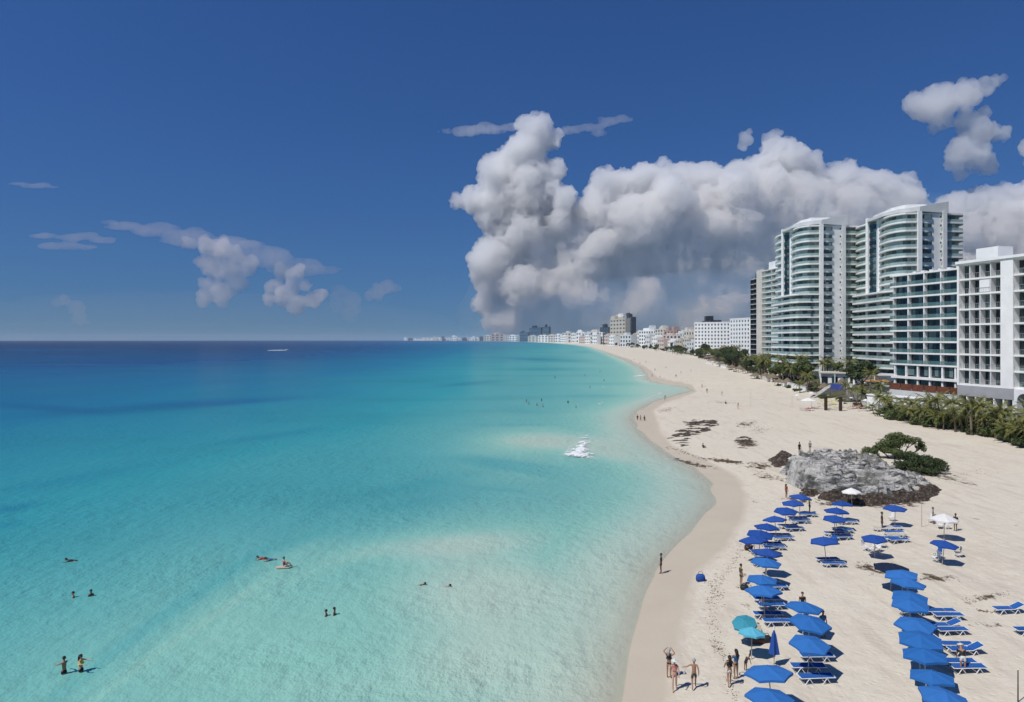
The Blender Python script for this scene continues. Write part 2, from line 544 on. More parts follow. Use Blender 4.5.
# sand bars and channels
for (cx, cy, rx, ry, ang, g) in [(590, 480, 75, 5.5, 12, .7), (500, 466, 40, 3.5, 8, .35), (640, 496, 50, 3, 8, .25), (560, 425, 45, 3, -3, -.2), (150, 407, 110, 3.5, -4, .34), (45, 408, 60, 3, 4, .25),
                                 (240, 402, 60, 2, -4, .25), (265, 437, 60, 3, -8, .2), (90, 476, 90, 5, -10, .14), (10, 508, 30, 4, -8, .3), (5, 525, 22, 4, -8, .25), (550, 360, 45, 1.6, 2, .5), (545, 369, 40, 1.5, 0, .35),
                                 (475, 383, 35, 1.6, -5, .35), (590, 352, 18, 1, 0, .4), (610, 384, 30, 1.6, 0, .3), (615, 409, 25, 2, 0, .35), (520, 397, 40, 1.5, 0, .15), (545, 410, 60, 2.5, 0, .2),
                                 (110, 655, 120, 7, -38, .2), (215, 583, 80, 6, -35, .22), (300, 540, 60, 6, -20, .14), (235, 600, 80, 5, -36, -.22), (130, 672, 110, 6, -38, -.2), (340, 560, 90, 8, -20, -.18), (245, 610, 90, 14, -38, -.12), (450, 545, 60, 12, -5, -.2),
                                 (655, 470, 55, 22, 30, -.45), (630, 425, 26, 18, 0, -.4), (560, 442, 70, 9, 0, -.3), (590, 520, 60, 14, 0, -.2), (545, 425, 60, 1.6, 0, .3), (600, 396, 40, 1.4, 0, .35), (520, 492, 60, 1.6, 6, .22), (535, 440, 55, 9, 0, -.62), (605, 452, 40, 9, 8, -.5), (600, 415, 40, 5, 0, -.35), (470, 452, 40, 5, 0, -.15), (500, 590, 130, 30, 0, -.34), (430, 546, 130, 13, -4, -.36), (500, 665, 110, 35, 0, -.3), (250, 640, 120, 40, -10, -.12), (640, 545, 25, 20, 0, -.3), (640, 497, 55, 2.6, 6, .4), (545, 470, 55, 3.2, 10, .6), (330, 690, 90, 18, 0, -.1), (620, 600, 20, 60, 0, -.25), (690, 495, 18, 14, 0, -.35), (30, 350, 90, .7, 0, -.5), (60, 357, 70, .5, 0, -.3), (500, 620, 70, 40, 10, -.18), (560, 560, 50, 14, 0, .1), (420, 485, 80, 6, -12, .12), (430, 500, 70, 6, -10, .1)]:
    depth *= np.exp(g * pblob(cx, cy, rx, ry, ang) * 1.25)
sd = -sdist(P, SHORE)
depth *= 0.88 + 0.24 * fbm(P[:, 0], P[:, 1] * .5, 30, 8, 4)
depth = np.minimum(depth, np.clip(sd, 0, None) * .065 + 0.012 + 0.0 * depth) * (sd > 0) + 0.0
swell = 0.05 * np.sin((P[:, 0] * .55 - P[:, 1] * .22) * .42 + 3 * vnoise(P[:, 0], P[:, 1], 30, 3)) * sm(sd, 3, 20) * (1 - sm(P[:, 1], 200, 500))
keep = sd > -4.0
me = np_mesh('sea', np.column_stack([P, swell + 0.0]), q[keep[q].any(1)], tri[keep[tri].any(1)])
add_attr(me, 'depth', depth)
b = NB('sea_water')
po = b.geo()
d = b.attr('depth')
ls = b.math('MULTIPLY', b.math('LOGARITHM', b.math('MAXIMUM', d, 0.05), 2.0), 0.1)       # log2(depth) / 10
ls = b.math('ADD', ls, 0.35)                                                        # 0.05..>  -0.08+...
body = b.ramp(ls, SEA_RAMP)
# weed beds and drifting tone
w1 = b.noise(b.mapping(po, (0.35, 1, 1)), 0.02, 6, 0.6)
body = b.mix(b.math('MULTIPLY', b.mrange(w1, 0.45, 0.7), b.mrange(d, 0.5, 3.0, 0.0, 0.3)), body, (0.012, 0.15, 0.16))
dist = b.n('ShaderNodeVectorMath', operation='LENGTH', i_0=po).outputs['Value']
fade = b.mrange(dist, 30, 420, 1.0, 0.12)
wa = b.noise(b.mapping(po, (1.0, 0.7, 1)), 1.1, 3, 0.65)
wb = b.n('ShaderNodeTexVoronoi', i_Vector=b.mix(0.18, po, b.noise(po, 1.2, 3, .5, 1)), i_Scale=1.25, feature='SMOOTH_F1').outputs[0]
wc_ = b.noise(po, 3.2, 3, 0.6)
lowf = b.noise(b.mapping(po, (1.0, .6, 1)), .22, 2, .5)
gust = b.mrange(b.noise(b.mapping(po, (.5, 1, 1)), .045, 3, .6), .35, .65, .6, 1.1)
hh = b.math('ADD', b.math('MULTIPLY', b.math('ADD', wa, b.math('MULTIPLY', lowf, 2.2)), 1.0), b.math('ADD', b.math('MULTIPLY', wb, 0.55), b.math('MULTIPLY', wc_, 0.3)))
bp = b.n('ShaderNodeBump', i_Height=hh, i_Distance=0.38)
b.set(bp.inputs['Strength'], b.math('MULTIPLY', b.math('MULTIPLY', fade, gust), SEA_BUMP))
# light scattered back by the water body, over a clear layer that lets the sand show in the shallows, and the sky mirrored in a wave-roughened surface
df = b.n('ShaderNodeBsdfDiffuse'); b.t.links.new(body, df.inputs[0]); b.t.links.new(bp.outputs[0], df.inputs['Normal'])
tp = b.n('ShaderNodeBsdfTransparent', i_Color=(.94, .985, .97, 1))
gl = b.n('ShaderNodeBsdfGlossy', i_Color=(1, 1, 1, 1), i_Roughness=.16); b.t.links.new(bp.outputs[0], gl.inputs['Normal'])
opa = b.math('SUBTRACT', 1.0, b.math('POWER', 2.718, b.math('MULTIPLY', d, -8.0)))
m1 = b.n('ShaderNodeMixShader'); b.set(m1.inputs[0], opa); b.t.links.new(tp.outputs[0], m1.inputs[1]); b.t.links.new(df.outputs[0], m1.inputs[2])
fr = b.n('ShaderNodeFresnel', i_IOR=1.33)
fc = b.math('MINIMUM', b.math('MULTIPLY', fr.outputs[0], .8), SEA_GLOSS)
m2 = b.n('ShaderNodeMixShader'); b.set(m2.inputs[0], fc); b.t.links.new(m1.outputs[0], m2.inputs[1]); b.t.links.new(gl.outputs[0], m2.inputs[2])
b.t.links.new(m2.outputs[0], b.out.inputs[0]); b.t.nodes.remove(b.p)
me.materials.append(b.m)
SEA = tag(link('sea', me), kind='structure')

# ------------------------------------------------------------------ haze
hz = NB('haze_air')
hz.t.nodes.remove(hz.p)
pv = hz.n('ShaderNodeVolumePrincipled')
pv.inputs['Color'].default_value = (0.72, 0.82, 0.95, 1)
pv.inputs['Density'].default_value = HAZE
pv.inputs['Anisotropy'].default_value = 0.0
hz.t.links.new(pv.outputs[0], hz.out.inputs['Volume'])
if HAZE > 0:
    o = MB().box(-17800, 17800, -17800, 17800, -3.3, 95).build('haze', hz.m)
    tag(o, kind='stuff')
# ------------------------------------------------------------------ clouds: closed bodies of drifting vapour far beyond the coast
CD = 22000.0
def n3(q):
    i = np.floor(q); f = q - i; f = f * f * (3 - 2 * f)
    def h(a, b_, c_):
        v = np.sin(a * 127.1 + b_ * 311.7 + c_ * 74.7) * 43758.5453
        return v - np.floor(v)
    x, y, z = i.T; fx, fy, fz = f.T
    def L(a, b_, t): return a * (1 - t) + b_ * t
    return L(L(L(h(x, y, z), h(x + 1, y, z), fx), L(h(x, y + 1, z), h(x + 1, y + 1, z), fx), fy), L(L(h(x, y, z + 1), h(x + 1, y, z + 1), fx), L(h(x, y + 1, z + 1), h(x + 1, y + 1, z + 1), fx), fy), fz)
def disp_(ev, m, seed, flat, disp, stage):
    n = len(ev.vertices)
    co = np.empty(n * 3, np.float32); ev.vertices.foreach_get('co', co); co = co.reshape(-1, 3)
    no = np.empty(n * 3, np.float32); ev.vertices.foreach_get('normal', no); no = no.reshape(-1, 3)
    octs = ((24, 8.0), (11, 5.4)) if stage == 0 else ((5.0, 4.4), (2.3, 2.5), (1.2, 1.1))
    k = np.zeros(n)
    q = co.astype(np.float64) / m
    for sc, am in octs:
        k += am * (0.5 - 2.0 * np.abs(n3(q / sc + seed * 3.17) - .5) * 1.25)
    sc3 = np.array([1, 1, 1 if flat > .6 else flat * 1.3])
    co = co + no * sc3 * (k * disp * m)[:, None]
    co[:, 2] = np.maximum(co[:, 2], 110)
    ev.vertices.foreach_set('co', co.astype(np.float32).ravel())
    ev.update()
def cloud(name, puffs, dens, label, vox=1.3, disp=1.0, depth=1.0, dist=CD, seed=1, flat=1.0, group='clouds', col=(1, 1, 1), extra=3):
    m = dist / F
    rnd = random.Random(seed)
    bm = bmesh.new()
    allp = []
    for p in puffs:
        x, y, r = p[:3]
        fl = p[3] if len(p) > 3 else flat
        allp.append((x, y, r, rnd.uniform(-.4, .4) * r * depth, fl))
        for _ in range(extra):
            a = rnd.uniform(0, 2 * PI)
            rr = r * rnd.uniform(.3, .55)
            allp.append((x + math.cos(a) * r * .85, y + math.sin(a) * r * .85 * fl, rr, rnd.uniform(-.9, .5) * r * depth, fl))
    for (x, y, r, dz, fl) in allp:
        c0 = Vector(((x - CX) * m, dist + dz * m, CH - (y - HY) * m))
        mt = Matrix.Translation(c0) @ Matrix.Diagonal((r * m, r * m * depth, r * m * fl, 1))
        bmesh.ops.create_icosphere(bm, subdivisions=2, radius=1.0, matrix=mt)
    me = bpy.data.meshes.new('tmp')
    bm.to_mesh(me); bm.free()
    o = bpy.data.objects.new('tmp', me)
    COL.objects.link(o)
    rm = o.modifiers.new('r', 'REMESH')
    rm.mode = 'VOXEL'
    rm.voxel_size = vox * m
    dg = bpy.context.evaluated_depsgraph_get()
    ev = bpy.data.meshes.new_from_object(o.evaluated_get(dg))
    bpy.data.objects.remove(o)
    for stage in (0, 1):
        disp_(ev, m, seed, flat, disp, stage)
        if True:                                   # weld the swellings into one clean closed skin again
            o = bpy.data.objects.new('tmp', ev); COL.objects.link(o)
            rm = o.modifiers.new('r', 'REMESH'); rm.mode = 'VOXEL'; rm.voxel_size = vox * m * .8
            dg = bpy.context.evaluated_depsgraph_get()
            e2 = bpy.data.meshes.new_from_object(o.evaluated_get(dg))
            bpy.data.objects.remove(o); bpy.data.meshes.remove(ev); ev = e2
    ne = len(ev.edges); ed = np.empty(ne * 2, np.int32); ev.edges.foreach_get('vertices', ed); ed = ed.reshape(-1, 2)
    lab = np.arange(len(ev.vertices))                # drop stray crumbs and hollows
    while True:
        mn = np.minimum(lab[ed[:, 0]], lab[ed[:, 1]]); l2 = lab.copy()
        np.minimum.at(l2, ed[:, 0], mn); np.minimum.at(l2, ed[:, 1], mn); l2 = l2[l2]
        if (l2 == lab).all(): break
        lab = l2
    cnt = np.bincount(lab, minlength=len(lab))
    small = np.nonzero(cnt[lab] < .04 * len(lab))[0]
    if len(small):
        bm = bmesh.new(); bm.from_mesh(ev); bm.verts.ensure_lookup_table()
        bmesh.ops.delete(bm, geom=[bm.verts[int(i)] for i in small], context='VERTS')
        bm.to_mesh(ev); bm.free()
    ev.name = name
    ev.polygons.foreach_set('use_smooth', np.ones(len(ev.polygons), bool))
    ev.update()
    ev.materials.clear()
    key = 'vapour_%d_%d' % (int(dens * 1000), int(col[2] * 100 + col[0] * 10))
    if key not in MATS:
        b = NB(key)
        b.t.nodes.remove(b.p)
        vs = b.n('ShaderNodeVolumeScatter')
        vs.inputs['Color'].default_value = (*col, 1)
        vs.inputs['Density'].default_value = dens / m
        vs.inputs['Anisotropy'].default_value = 0.5
        b.t.links.new(vs.outputs[0], b.out.inputs['Volume'])
    ev.materials.append(MATS[key])
    o = link(name, ev)
    tag(o, label, 'cloud', group, 'thing')
    return o
if CLOUDS:
    wh = (.965, .972, .985)
    cloud('tower_cloud', [(541, 125, 11), (533, 137, 16), (524, 152, 19), (545, 140, 12), (512, 172, 22), (535, 172, 20), (494, 186, 18), (474, 196, 12), (459, 201, 7), (505, 205, 26), (530, 205, 28), (488, 275, 12), (492, 302, 13), (510, 318, 18), (545, 322, 22),
                    (515, 240, 30), (550, 225, 30), (575, 240, 28), (500, 255, 22), (540, 260, 34), (580, 270, 30), (490, 250, 12), (520, 292, 26), (560, 300, 24), (498, 285, 14)],
          .17, 'tall towering cumulus cloud with a bright knobbly peak over the far town', seed=3, col=wh)
    cloud('bank_cloud', [(604, 195, 16), (622, 186, 18), (650, 185, 20), (680, 182, 20), (708, 184, 20), (738, 180, 18), (762, 172, 18), (785, 160, 17), (772, 148, 8), (802, 158, 9), (812, 172, 16), (835, 178, 13), (848, 168, 6), (858, 186, 16),
                    (882, 192, 16), (902, 194, 13), (918, 193, 6), (600, 215, 26), (640, 225, 34), (690, 225, 36), (740, 222, 36), (790, 212, 36), (840, 222, 34), (890, 225, 30), (620, 260, 32), (680, 265, 36), (740, 265, 36), (800, 260, 36), (860, 265, 36), (600, 285, 22), (650, 300, 22), (710, 300, 25), (770, 300, 24), (830, 300, 24), (570, 312, 26), (610, 314, 26), (650, 316, 26), (690, 316, 26), (730, 316, 26), (770, 316, 26), (820, 322, 20), (870, 315, 24), (900, 290, 30)],
          .17, 'broad bank of heaped cumulus cloud rising behind the hotel towers', seed=5, col=wh)
    cloud('right_bank_cloud', [(948, 212, 13), (962, 206, 12), (985, 206, 15), (1008, 202, 14), (1030, 205, 18), (960, 235, 24), (1000, 235, 30), (1040, 240, 34), (970, 270, 28), (1020, 275, 30), (940, 262, 18)],
          .16, 'white cloud bank at the right edge behind the nearest hotel', seed=8, col=wh)
    cloud('high_puff_cloud', [(927, 106, 15), (940, 104, 17), (955, 98, 14), (970, 92, 10), (985, 85, 7), (998, 79, 4), (940, 120, 12), (965, 122, 10), (984, 116, 7), (978, 132, 14), (992, 130, 10), (1003, 136, 7), (958, 150, 15), (975, 158, 15), (985, 165, 8), (964, 172, 8)],
          .12, 'ragged white cloud high above the right-hand tower', vox=1.3, disp=.7, depth=.7, seed=11, col=wh)
    cloud('small_puff_cloud', [(745, 140, 6), (741, 146, 4), (750, 131, 3), (769, 140, 7), (775, 134, 6), (766, 150, 5)], .12, 'pair of small white cloud puffs above the big cloud bank', vox=1.1, disp=.35, seed=12)
    cloud('edge_puff_cloud', [(1024, 152, 6), (1030, 146, 8), (1034, 158, 7)], .14, 'small white cloud cut off by the right edge', vox=1.2, disp=.4, seed=13)
    pk = (1.0, 0.9, 0.88)
    cloud('anvil_cloud', [(208, 247, 9), (222, 250, 11), (236, 254, 10), (190, 244, 7), (203, 262, 8), (215, 268, 11), (230, 270, 11), (212, 285, 9), (204, 298, 8), (222, 292, 10), (250, 266, 9), (238, 285, 8)],
          .085, 'pale pinkish cumulus cloud left of the ring-shaped one over the sea', vox=1.5, disp=.5, seed=14, depth=.6, col=pk)
    cloud('ring_cloud', [(282, 272, 9), (295, 275, 10), (276, 286, 8), (290, 290, 10), (282, 299, 7), (298, 303, 8), (312, 300, 7), (318, 294, 6), (270, 300, 5), (306, 285, 6)],
          .12, 'small bright cumulus cloud over the sea, brightest one on the left', vox=1.3, disp=.45, seed=15, depth=.6, col=pk)
    cloud('veil_cloud', [(125, 226, 18, .25), (155, 231, 24, .28), (190, 238, 28, .34), (228, 247, 30, .38), (265, 257, 30, .4), (300, 267, 26, .4), (325, 270, 16, .3)], .05,
          'long thin veil of cloud slanting down to the right over the sea', vox=1.3, disp=.3, seed=16, depth=.2, flat=.25, col=pk)
    cloud('wisp_cloud', [(45, 236, 16, .16), (75, 237, 24, .16), (100, 240, 16, .18), (60, 246, 22, .2), (85, 247, 14, .2), (110, 222, 10, .3)], .05, 'flat streaked cloud over the left side of the sea', vox=1.1, disp=.25, seed=17, depth=.2, flat=.25, col=pk)
    cloud('wisp_cloud', [(20, 184, 12, .14), (35, 185.5, 16, .14), (52, 187, 9, .14)], .05, 'faint thin cloud streak, highest one at the left edge', vox=1.0, disp=.2, seed=18, depth=.2, flat=.2, col=pk)
    cloud('wisp_cloud', [(445, 131, 9, .4), (465, 131, 15, .36), (488, 129, 17, .33), (508, 127, 12, .3)], .09, 'white flat cloud streak left of the cumulus peak', vox=1.0, disp=.35, seed=19, depth=.25, flat=.35)
    cloud('wisp_cloud', [(570, 130, 12, .3), (590, 127, 13, .3), (608, 121, 11, .4), (622, 119, 9, .45), (600, 133, 8, .35)], .065, 'white wispy cloud right of the cumulus peak', vox=1.0, disp=.35, seed=20, depth=.25, flat=.35)
    cloud('low_puff_cloud', [(378, 292, 7), (388, 287, 7), (370, 296, 4), (396, 288, 4)], .035, 'small low cloud puff, rightmost of the sea clouds', vox=1.1, disp=.35, seed=21, col=pk)
    cloud('low_puff_cloud', [(338, 292, 8), (350, 300, 9), (349, 313, 7), (335, 305, 6), (356, 310, 6)], .016, 'faint low cloud between the ring-shaped and rightmost sea clouds', vox=1.1, disp=.35, seed=22, col=pk)
    cloud('low_puff_cloud', [(61, 298, 6), (57, 303, 4), (76, 308, 8), (80, 318, 8)], .022, 'tiny low cloud puff at far left above the horizon', vox=1.1, disp=.35, seed=23, col=pk)
    cloud('haze_bank', [(800, 334, 350, .20)], .024, 'low slate-blue haze volume added before the foot of the cumulus clouds above the town', vox=4, disp=.25, dist=17900, seed=30, depth=.10, col=(.20, .36, .58), extra=0)  # tinted volume added to imitate aerial haze over the cloud feet
    cloud('haze_bank', [(790, 312, 350, .38)], .011, 'thin blue haze volume added to tint the lower half of the cumulus bank', vox=4, disp=.3, dist=19400, seed=31, depth=.10, col=(.40, .57, .80), extra=0)  # added volume whose blue tint stands in for the clouds' bluish shade
    cloud('haze_bank', [(180, 332, 300, .14)], .004, 'faint pale mist low over the sea horizon at the far left', vox=4, disp=.25, dist=18200, seed=32, depth=.10, col=(.6, .68, .8), extra=0)
# ------------------------------------------------------------------ building materials
WHITE = simple('white_paint', (0.80, 0.80, 0.775), 0.55, .07, .35)
CREAM = simple('cream_paint', (0.60, 0.56, 0.49), 0.6, .1, .4)
GREYP = simple('grey_paint', (0.36, 0.36, 0.37), 0.6, .1, .4)
SHADEP = simple('grey_and_shade_paint', (0.62, 0.63, 0.62), 0.6, .08, .3)  # plain grey paint; on the tower canopy it stands for shade
TAN = simple('tan_plaster', (0.50, 0.45, 0.37), 0.7, .15, .4)
TERRA = simple('terracotta_plaster', (0.40, 0.29, 0.25), 0.75, .2, .4)
PINKP = simple('pink_plaster', (0.56, 0.47, 0.42), 0.75, .12, .4)
DARKB = simple('dark_cladding', (0.035, 0.038, 0.045), 0.4, .2, .4)
WOOD = simple('red_brown_wood', (0.16, 0.055, 0.03), 0.6, .3, 1.5)
DWOOD = simple('dark_wood', (0.05, 0.032, 0.022), 0.7, .3, 2)
STONE = simple('rubble_stone', (0.36, 0.34, 0.31), 0.85, .3, 1.4, bump=.5)
GLASS = glassy('window_glass', (0.035, 0.075, 0.075))
GLASSB = glassy('blue_window_glass', (0.03, 0.07, 0.12))
def clear_glass(name, col, alpha):
    m = glassy(name, col, .1, .5)
    m.node_tree.nodes['Principled BSDF'].inputs['Alpha'].default_value = alpha
    return m
GREEN_GLASS = clear_glass('green_balustrade_glass', (0.38, 0.50, 0.46), .7)
def pane_mat(name, sx, sz, cols, rough=0.15):
    """panes of several tones: curtains, open doors and dark rooms"""
    b = NB(name)
    co = b.mapping(b.coord(), (sx, .02, sz))
    wn = b.n('ShaderNodeTexWhiteNoise', noise_dimensions='3D')
    sn = b.n('ShaderNodeVectorMath', operation='FLOOR', i_0=co)
    b.t.links.new(sn.outputs[0], wn.inputs['Vector'])
    k = len(cols)
    c_ = b.ramp(wn.outputs['Value'], [(i / k, x) for i, x in enumerate(cols)], 'CONSTANT')
    return b.base(c_, rough, 0.55)
DOORS = pane_mat('sliding_doors', 1 / 1.3, 1 / 3.1, [(.07, .10, .09), (.13, .19, .165), (.26, .33, .295), (.08, .12, .11), (.48, .51, .48), (.18, .25, .22), (.36, .40, .36)])
DOORSB = pane_mat('sliding_doors_dark', 1 / 1.2, 1 / 3.2, [(.008, .016, .022), (.015, .04, .045), (.02, .07, .075), (.01, .02, .03), (.14, .19, .19), (.02, .05, .06)])

def facade_root(name, label, P0, P1, z0, group='hotel buildings', cat='building'):
    """local x runs along the facade from P0 to P1, local -y looks out of it"""
    a, b_ = Vector(P0), Vector(P1)
    d = b_ - a
    o = empty(name, (a.x, a.y, z0), math.atan2(d.y, d.x))
    tag(o, label, cat, group)
    return o, d.length

def balcony_block(name, label, P0, P1, z0, z1, nf, nb, depth=16, bal=1.6, ground=0, side=True, slab_m=None, glass=None, doors=None, wall=None, div=.25, over=0, rail='glass', slabt=.32, group='hotel buildings'):
    root, L = facade_root(name, label, P0, P1, z0, group)
    slab_m = slab_m or WHITE; glass = glass or GREEN_GLASS; doors = doors or DOORS; wall = wall or WHITE
    H = z1 - z0; fh = (H - ground) / nf
    m = MB().box(0, L, bal + .1, depth, 0, H)
    m.build('wall', wall, root)
    for k in range(nf + 1):
        z = ground + k * fh
        MB().box(-over, L + .1, -.1, bal + .2, z - slabt, z).build('roof' if k == nf else 'floor_slab', slab_m, root)
    for k in range(nf):
        z = ground + k * fh
        MB().box(.05, L - .05, bal - .02, bal + .06, z + .02, z + fh - slabt - .08).build('sliding_door', doors, root)
        if rail == 'glass':
            MB().box(-over + .05, L - .05, -.06, -.02, z, z + 1.05).build('balustrade', glass, root)
        else:
            m = MB().box(.05, L, -.07, -.02, z + .98, z + 1.04)
            m.build('balustrade', slab_m, root)
    for j in range(nb + 1):
        x = j * L / nb
        MB().box(max(x - div / 2, 0), min(x + div / 2, L), -.04, bal + .15, ground + .01, H - slabt - .01).build('divider', wall, root)
    return root, L, fh

# ---- nearest hotel, cut by the right edge
A0 = pD(958.3, 147.0)
U = Vector((.239, -.971))
A1 = (A0[0] + U.x * 34, A0[1] + U.y * 34)
root, L = facade_root('beach_hotel', 'nearest white hotel with square recessed balconies and an arched doorway, at right edge', A0, A1, 5.0)
fh, g = 3.11, 5.9
ztop = g + 8 * fh
MB().box(0, 34, 1.35, 22, 0, ztop).build('wall', WHITE, root)
PIERS = [(0, .45), (9.95, 12.6), (16.2, 17.0), (20.6, 21.2), (24.8, 25.4), (29, 34)]
for a, b_ in PIERS:
    MB().box(a, b_, -.35, 2.25, g - .35, ztop - .02).build('pillar', WHITE, root)
bays = [(.45, 9.95, 4), (12.6, 16.2, 1), (17.0, 20.6, 1), (21.2, 24.8, 1), (25.4, 29, 1)]
for k in range(9):
    z = g + k * fh
    for a, b_, n in bays:
        MB().box(a, b_, -.15, 2.28, z - .36, z - .01).build('roof_edge' if k == 8 else 'floor_slab', WHITE, root)
for k in range(8):
    z = g + k * fh
    for a, b_, n in bays:
        MB().box(a + .02, b_ - .02, 1.2, 1.33, z + .05, z + 2.6).build('balcony_door', DOORSB, root)
        m = MB()
        m.box(a + .02, b_ - .02, -.1, -.06, z + .95, z + 1.0)
        for i in range(n * 6 + 1):
            x = a + .03 + (b_ - a - .08) * i / (n * 6)
            m.box(x, x + .025, -.095, -.065, z, z + .96)
        m.build('railing', GREYP, root)
        for i in range(1, n):
            x = a + (b_ - a) * i / n
            if (k, i) in ((6, 2),): continue
            MB().box(x - .11, x + .11, -.1, 1.19, z, z + fh - .37).build('divider', SHADEP, root)
MB().box(5.0, 7.3, -.02, .06, g + 6 * fh + .1, g + 7 * fh - .4).build('white_screen', WHITE, root)
MB().box(-.2, 34, -.6, 2.2, ztop + .01, ztop + .55).build('parapet', WHITE, root)
m = MB()
m.box(-5.7, -.43, 10.8, 14.9, 0, 35.1)
m.build('lift_house', WHITE, root)
for i in range(5):
    MB().box(.6 + i * 1.7, 1.5 + i * 1.7, 3.0, 4.0, ztop, ztop + .9).build('roof_unit', SHADEP, root)
# ground storey: grey fascia, columns, arched doorway
MB().box(.3, 12.9, -.55, 2.2, g - 2.5, g - .37).build('fascia', GREYP, root)
MB().box(.3, 12.8, 1.15, 1.3, .1, g - 2.55).build('shop_window', DOORSB, root)
for i in range(7):
    x = .3 + i * 2.05
    MB().box(x, x + .3, -.5, 1.1, -.6, g - 2.51).build('column', WHITE, root)
MB().box(.3, 12.8, -.2, .1, g - 4.3, g - 4.0).build('transom', WHITE, root)
m = MB()                                   # wall with an arch
ax, aw, ah = 15.0, 1.35, 3.4
seg = 12
pts = [(ax - aw, -.6)] + [(ax + aw * math.cos(PI - PI * i / seg), ah + aw * math.sin(PI - PI * i / seg)) for i in range(seg + 1)] + [(ax + aw, -.6)]
vs, fs = [], []
top = g - .37
for i, (x, z) in enumerate(pts):
    ox = 13.0 if i == 0 else (17.3 if i == len(pts) - 1 else min(max(x, 13.0), 17.3))
    oz = z if i in (0, len(pts) - 1) else top
    if i == 1: ox = 13.0
    if i == len(pts) - 2: ox = 17.3
    for y in (-.62, 1.0):
        vs += [(x, y, z), (ox, y, oz)]
for i in range(len(pts) - 1):
    a, b2 = i * 4, i * 4 + 4
    fs += [(a, b2, b2 + 1, a + 1), (a + 2, a + 3, b2 + 3, b2 + 2), (a, a + 2, b2 + 2, b2), (a + 1, b2 + 1, b2 + 3, a + 3)]
m.add(vs, fs)
m.build('arch_wall', WHITE, root)
MB().box(ax - 1.6, ax + 1.6, 1.05, 1.2, -.5, 4.9).build('arch_window', DOORSB, root)
m = MB()
for x in (ax - .45, ax + .4): m.box(x, x + .06, .9, 1.0, -.5, 4.6)
m.box(ax - 1.3, ax + 1.3, .9, .99, 2.6, 2.68)
m.build('arch_mullion', WHITE, root)
MB().box(17.4, 34, .4, 1.3, -.4, g - .5).build('shop_window', DOORSB, root)
for i in range(7):
    MB().box(17.4 + i * 2.6, 17.8 + i * 2.6, -.4, .35, -.6, g - .38).build('column', WHITE, root)

# ---- teal glass hotel beside it
B0 = pD(893.0, 206.5); B1 = pD(958.5, 184.5)
root, L, fh = balcony_block('glass_hotel', 'white hotel with blue-green glass balconies between the nearest hotel and the curved tower', B0, B1, 13.1, 39.0, 8, 4, depth=14, bal=1.05, slabt=.45, doors=DOORSB,
                            glass=clear_glass('teal_balustrade_glass', (.12, .23, .225), .45), div=.35, over=.3)
m = MB()
for k in range(9):                          # balcony ends sweep round the corner
    z = k * fh
    pts = [(-.3, -.1), (-1.6, .3), (-2.6, 1.4), (-2.8, 3.0), (-2.8, 9), (-.3, 9)]
    MB().prism(pts, z - .44, z).build('corner_slab', WHITE, root)
    if k < 8:
        MB().strip([(x * .97, y + .06) for x, y in pts[:5]], .05, z + .01, z + 1.05).build('corner_balustrade', MATS['teal_balustrade_glass'], root)
MB().box(-.6, L, 2.05, 14, -7.3, -.5).build('podium_wall', WHITE, root)
MB().box(-.4, L, .6, 2.0, -3.3, -.55).build('podium_window', DOORSB, root)
for i in range(6):
    MB().box(.3 + i * L / 5.4, .8 + i * L / 5.4, .1, .58, -7.2, -.46).build('column', WHITE, root)
MB().box(-.5, L, -.3, .58, -4.3, -3.6).build('podium_slab', WHITE, root)
MB().box(.8, L, .7, 1.98, -6.2, -4.35).build('podium_window', DOORSB, root)
for i in range(7):
    MB().box(2 + i * 3, 3.2 + i * 3, 5, 6.2, 25.95, 26.9).build('roof_unit', SHADEP, root)
o = empty('timber_terrace', (*pD(890, 196), 4.6), math.atan2(B1[1] - B0[1], B1[0] - B0[0]))
tag(o, 'red-brown timber terrace fence along the foot of the glass hotel', 'fence')
MB().box(0, 24, -.2, 4.0, 0, 1.7).build('base', SHADEP, o)
for i in range(6):
    MB().box(.3 + i * 4, 3.9 + i * 4, -.3, -.2, 1.75, 3.4).build('fence_panel', WOOD, o)
    MB().box(.1 + i * 4, .25 + i * 4, -.3, -.15, 1.7, 3.7).build('post', DWOOD, o)
o = MB()
o.box(0, 37, -.3, .2, -2.5, 2.0)
o.box(0, 37, -.6, 3.0, 2.0, 2.25)
o = o.build('terrace_wall', WHITE)
o.location = (*pD(868, 182), 3.7); o.rotation_euler = (0, 0, math.atan2(B1[1] - B0[1], B1[0] - B0[0]) + .12)
tag(o, 'low white garden wall before the timber terrace behind the palms', 'wall')

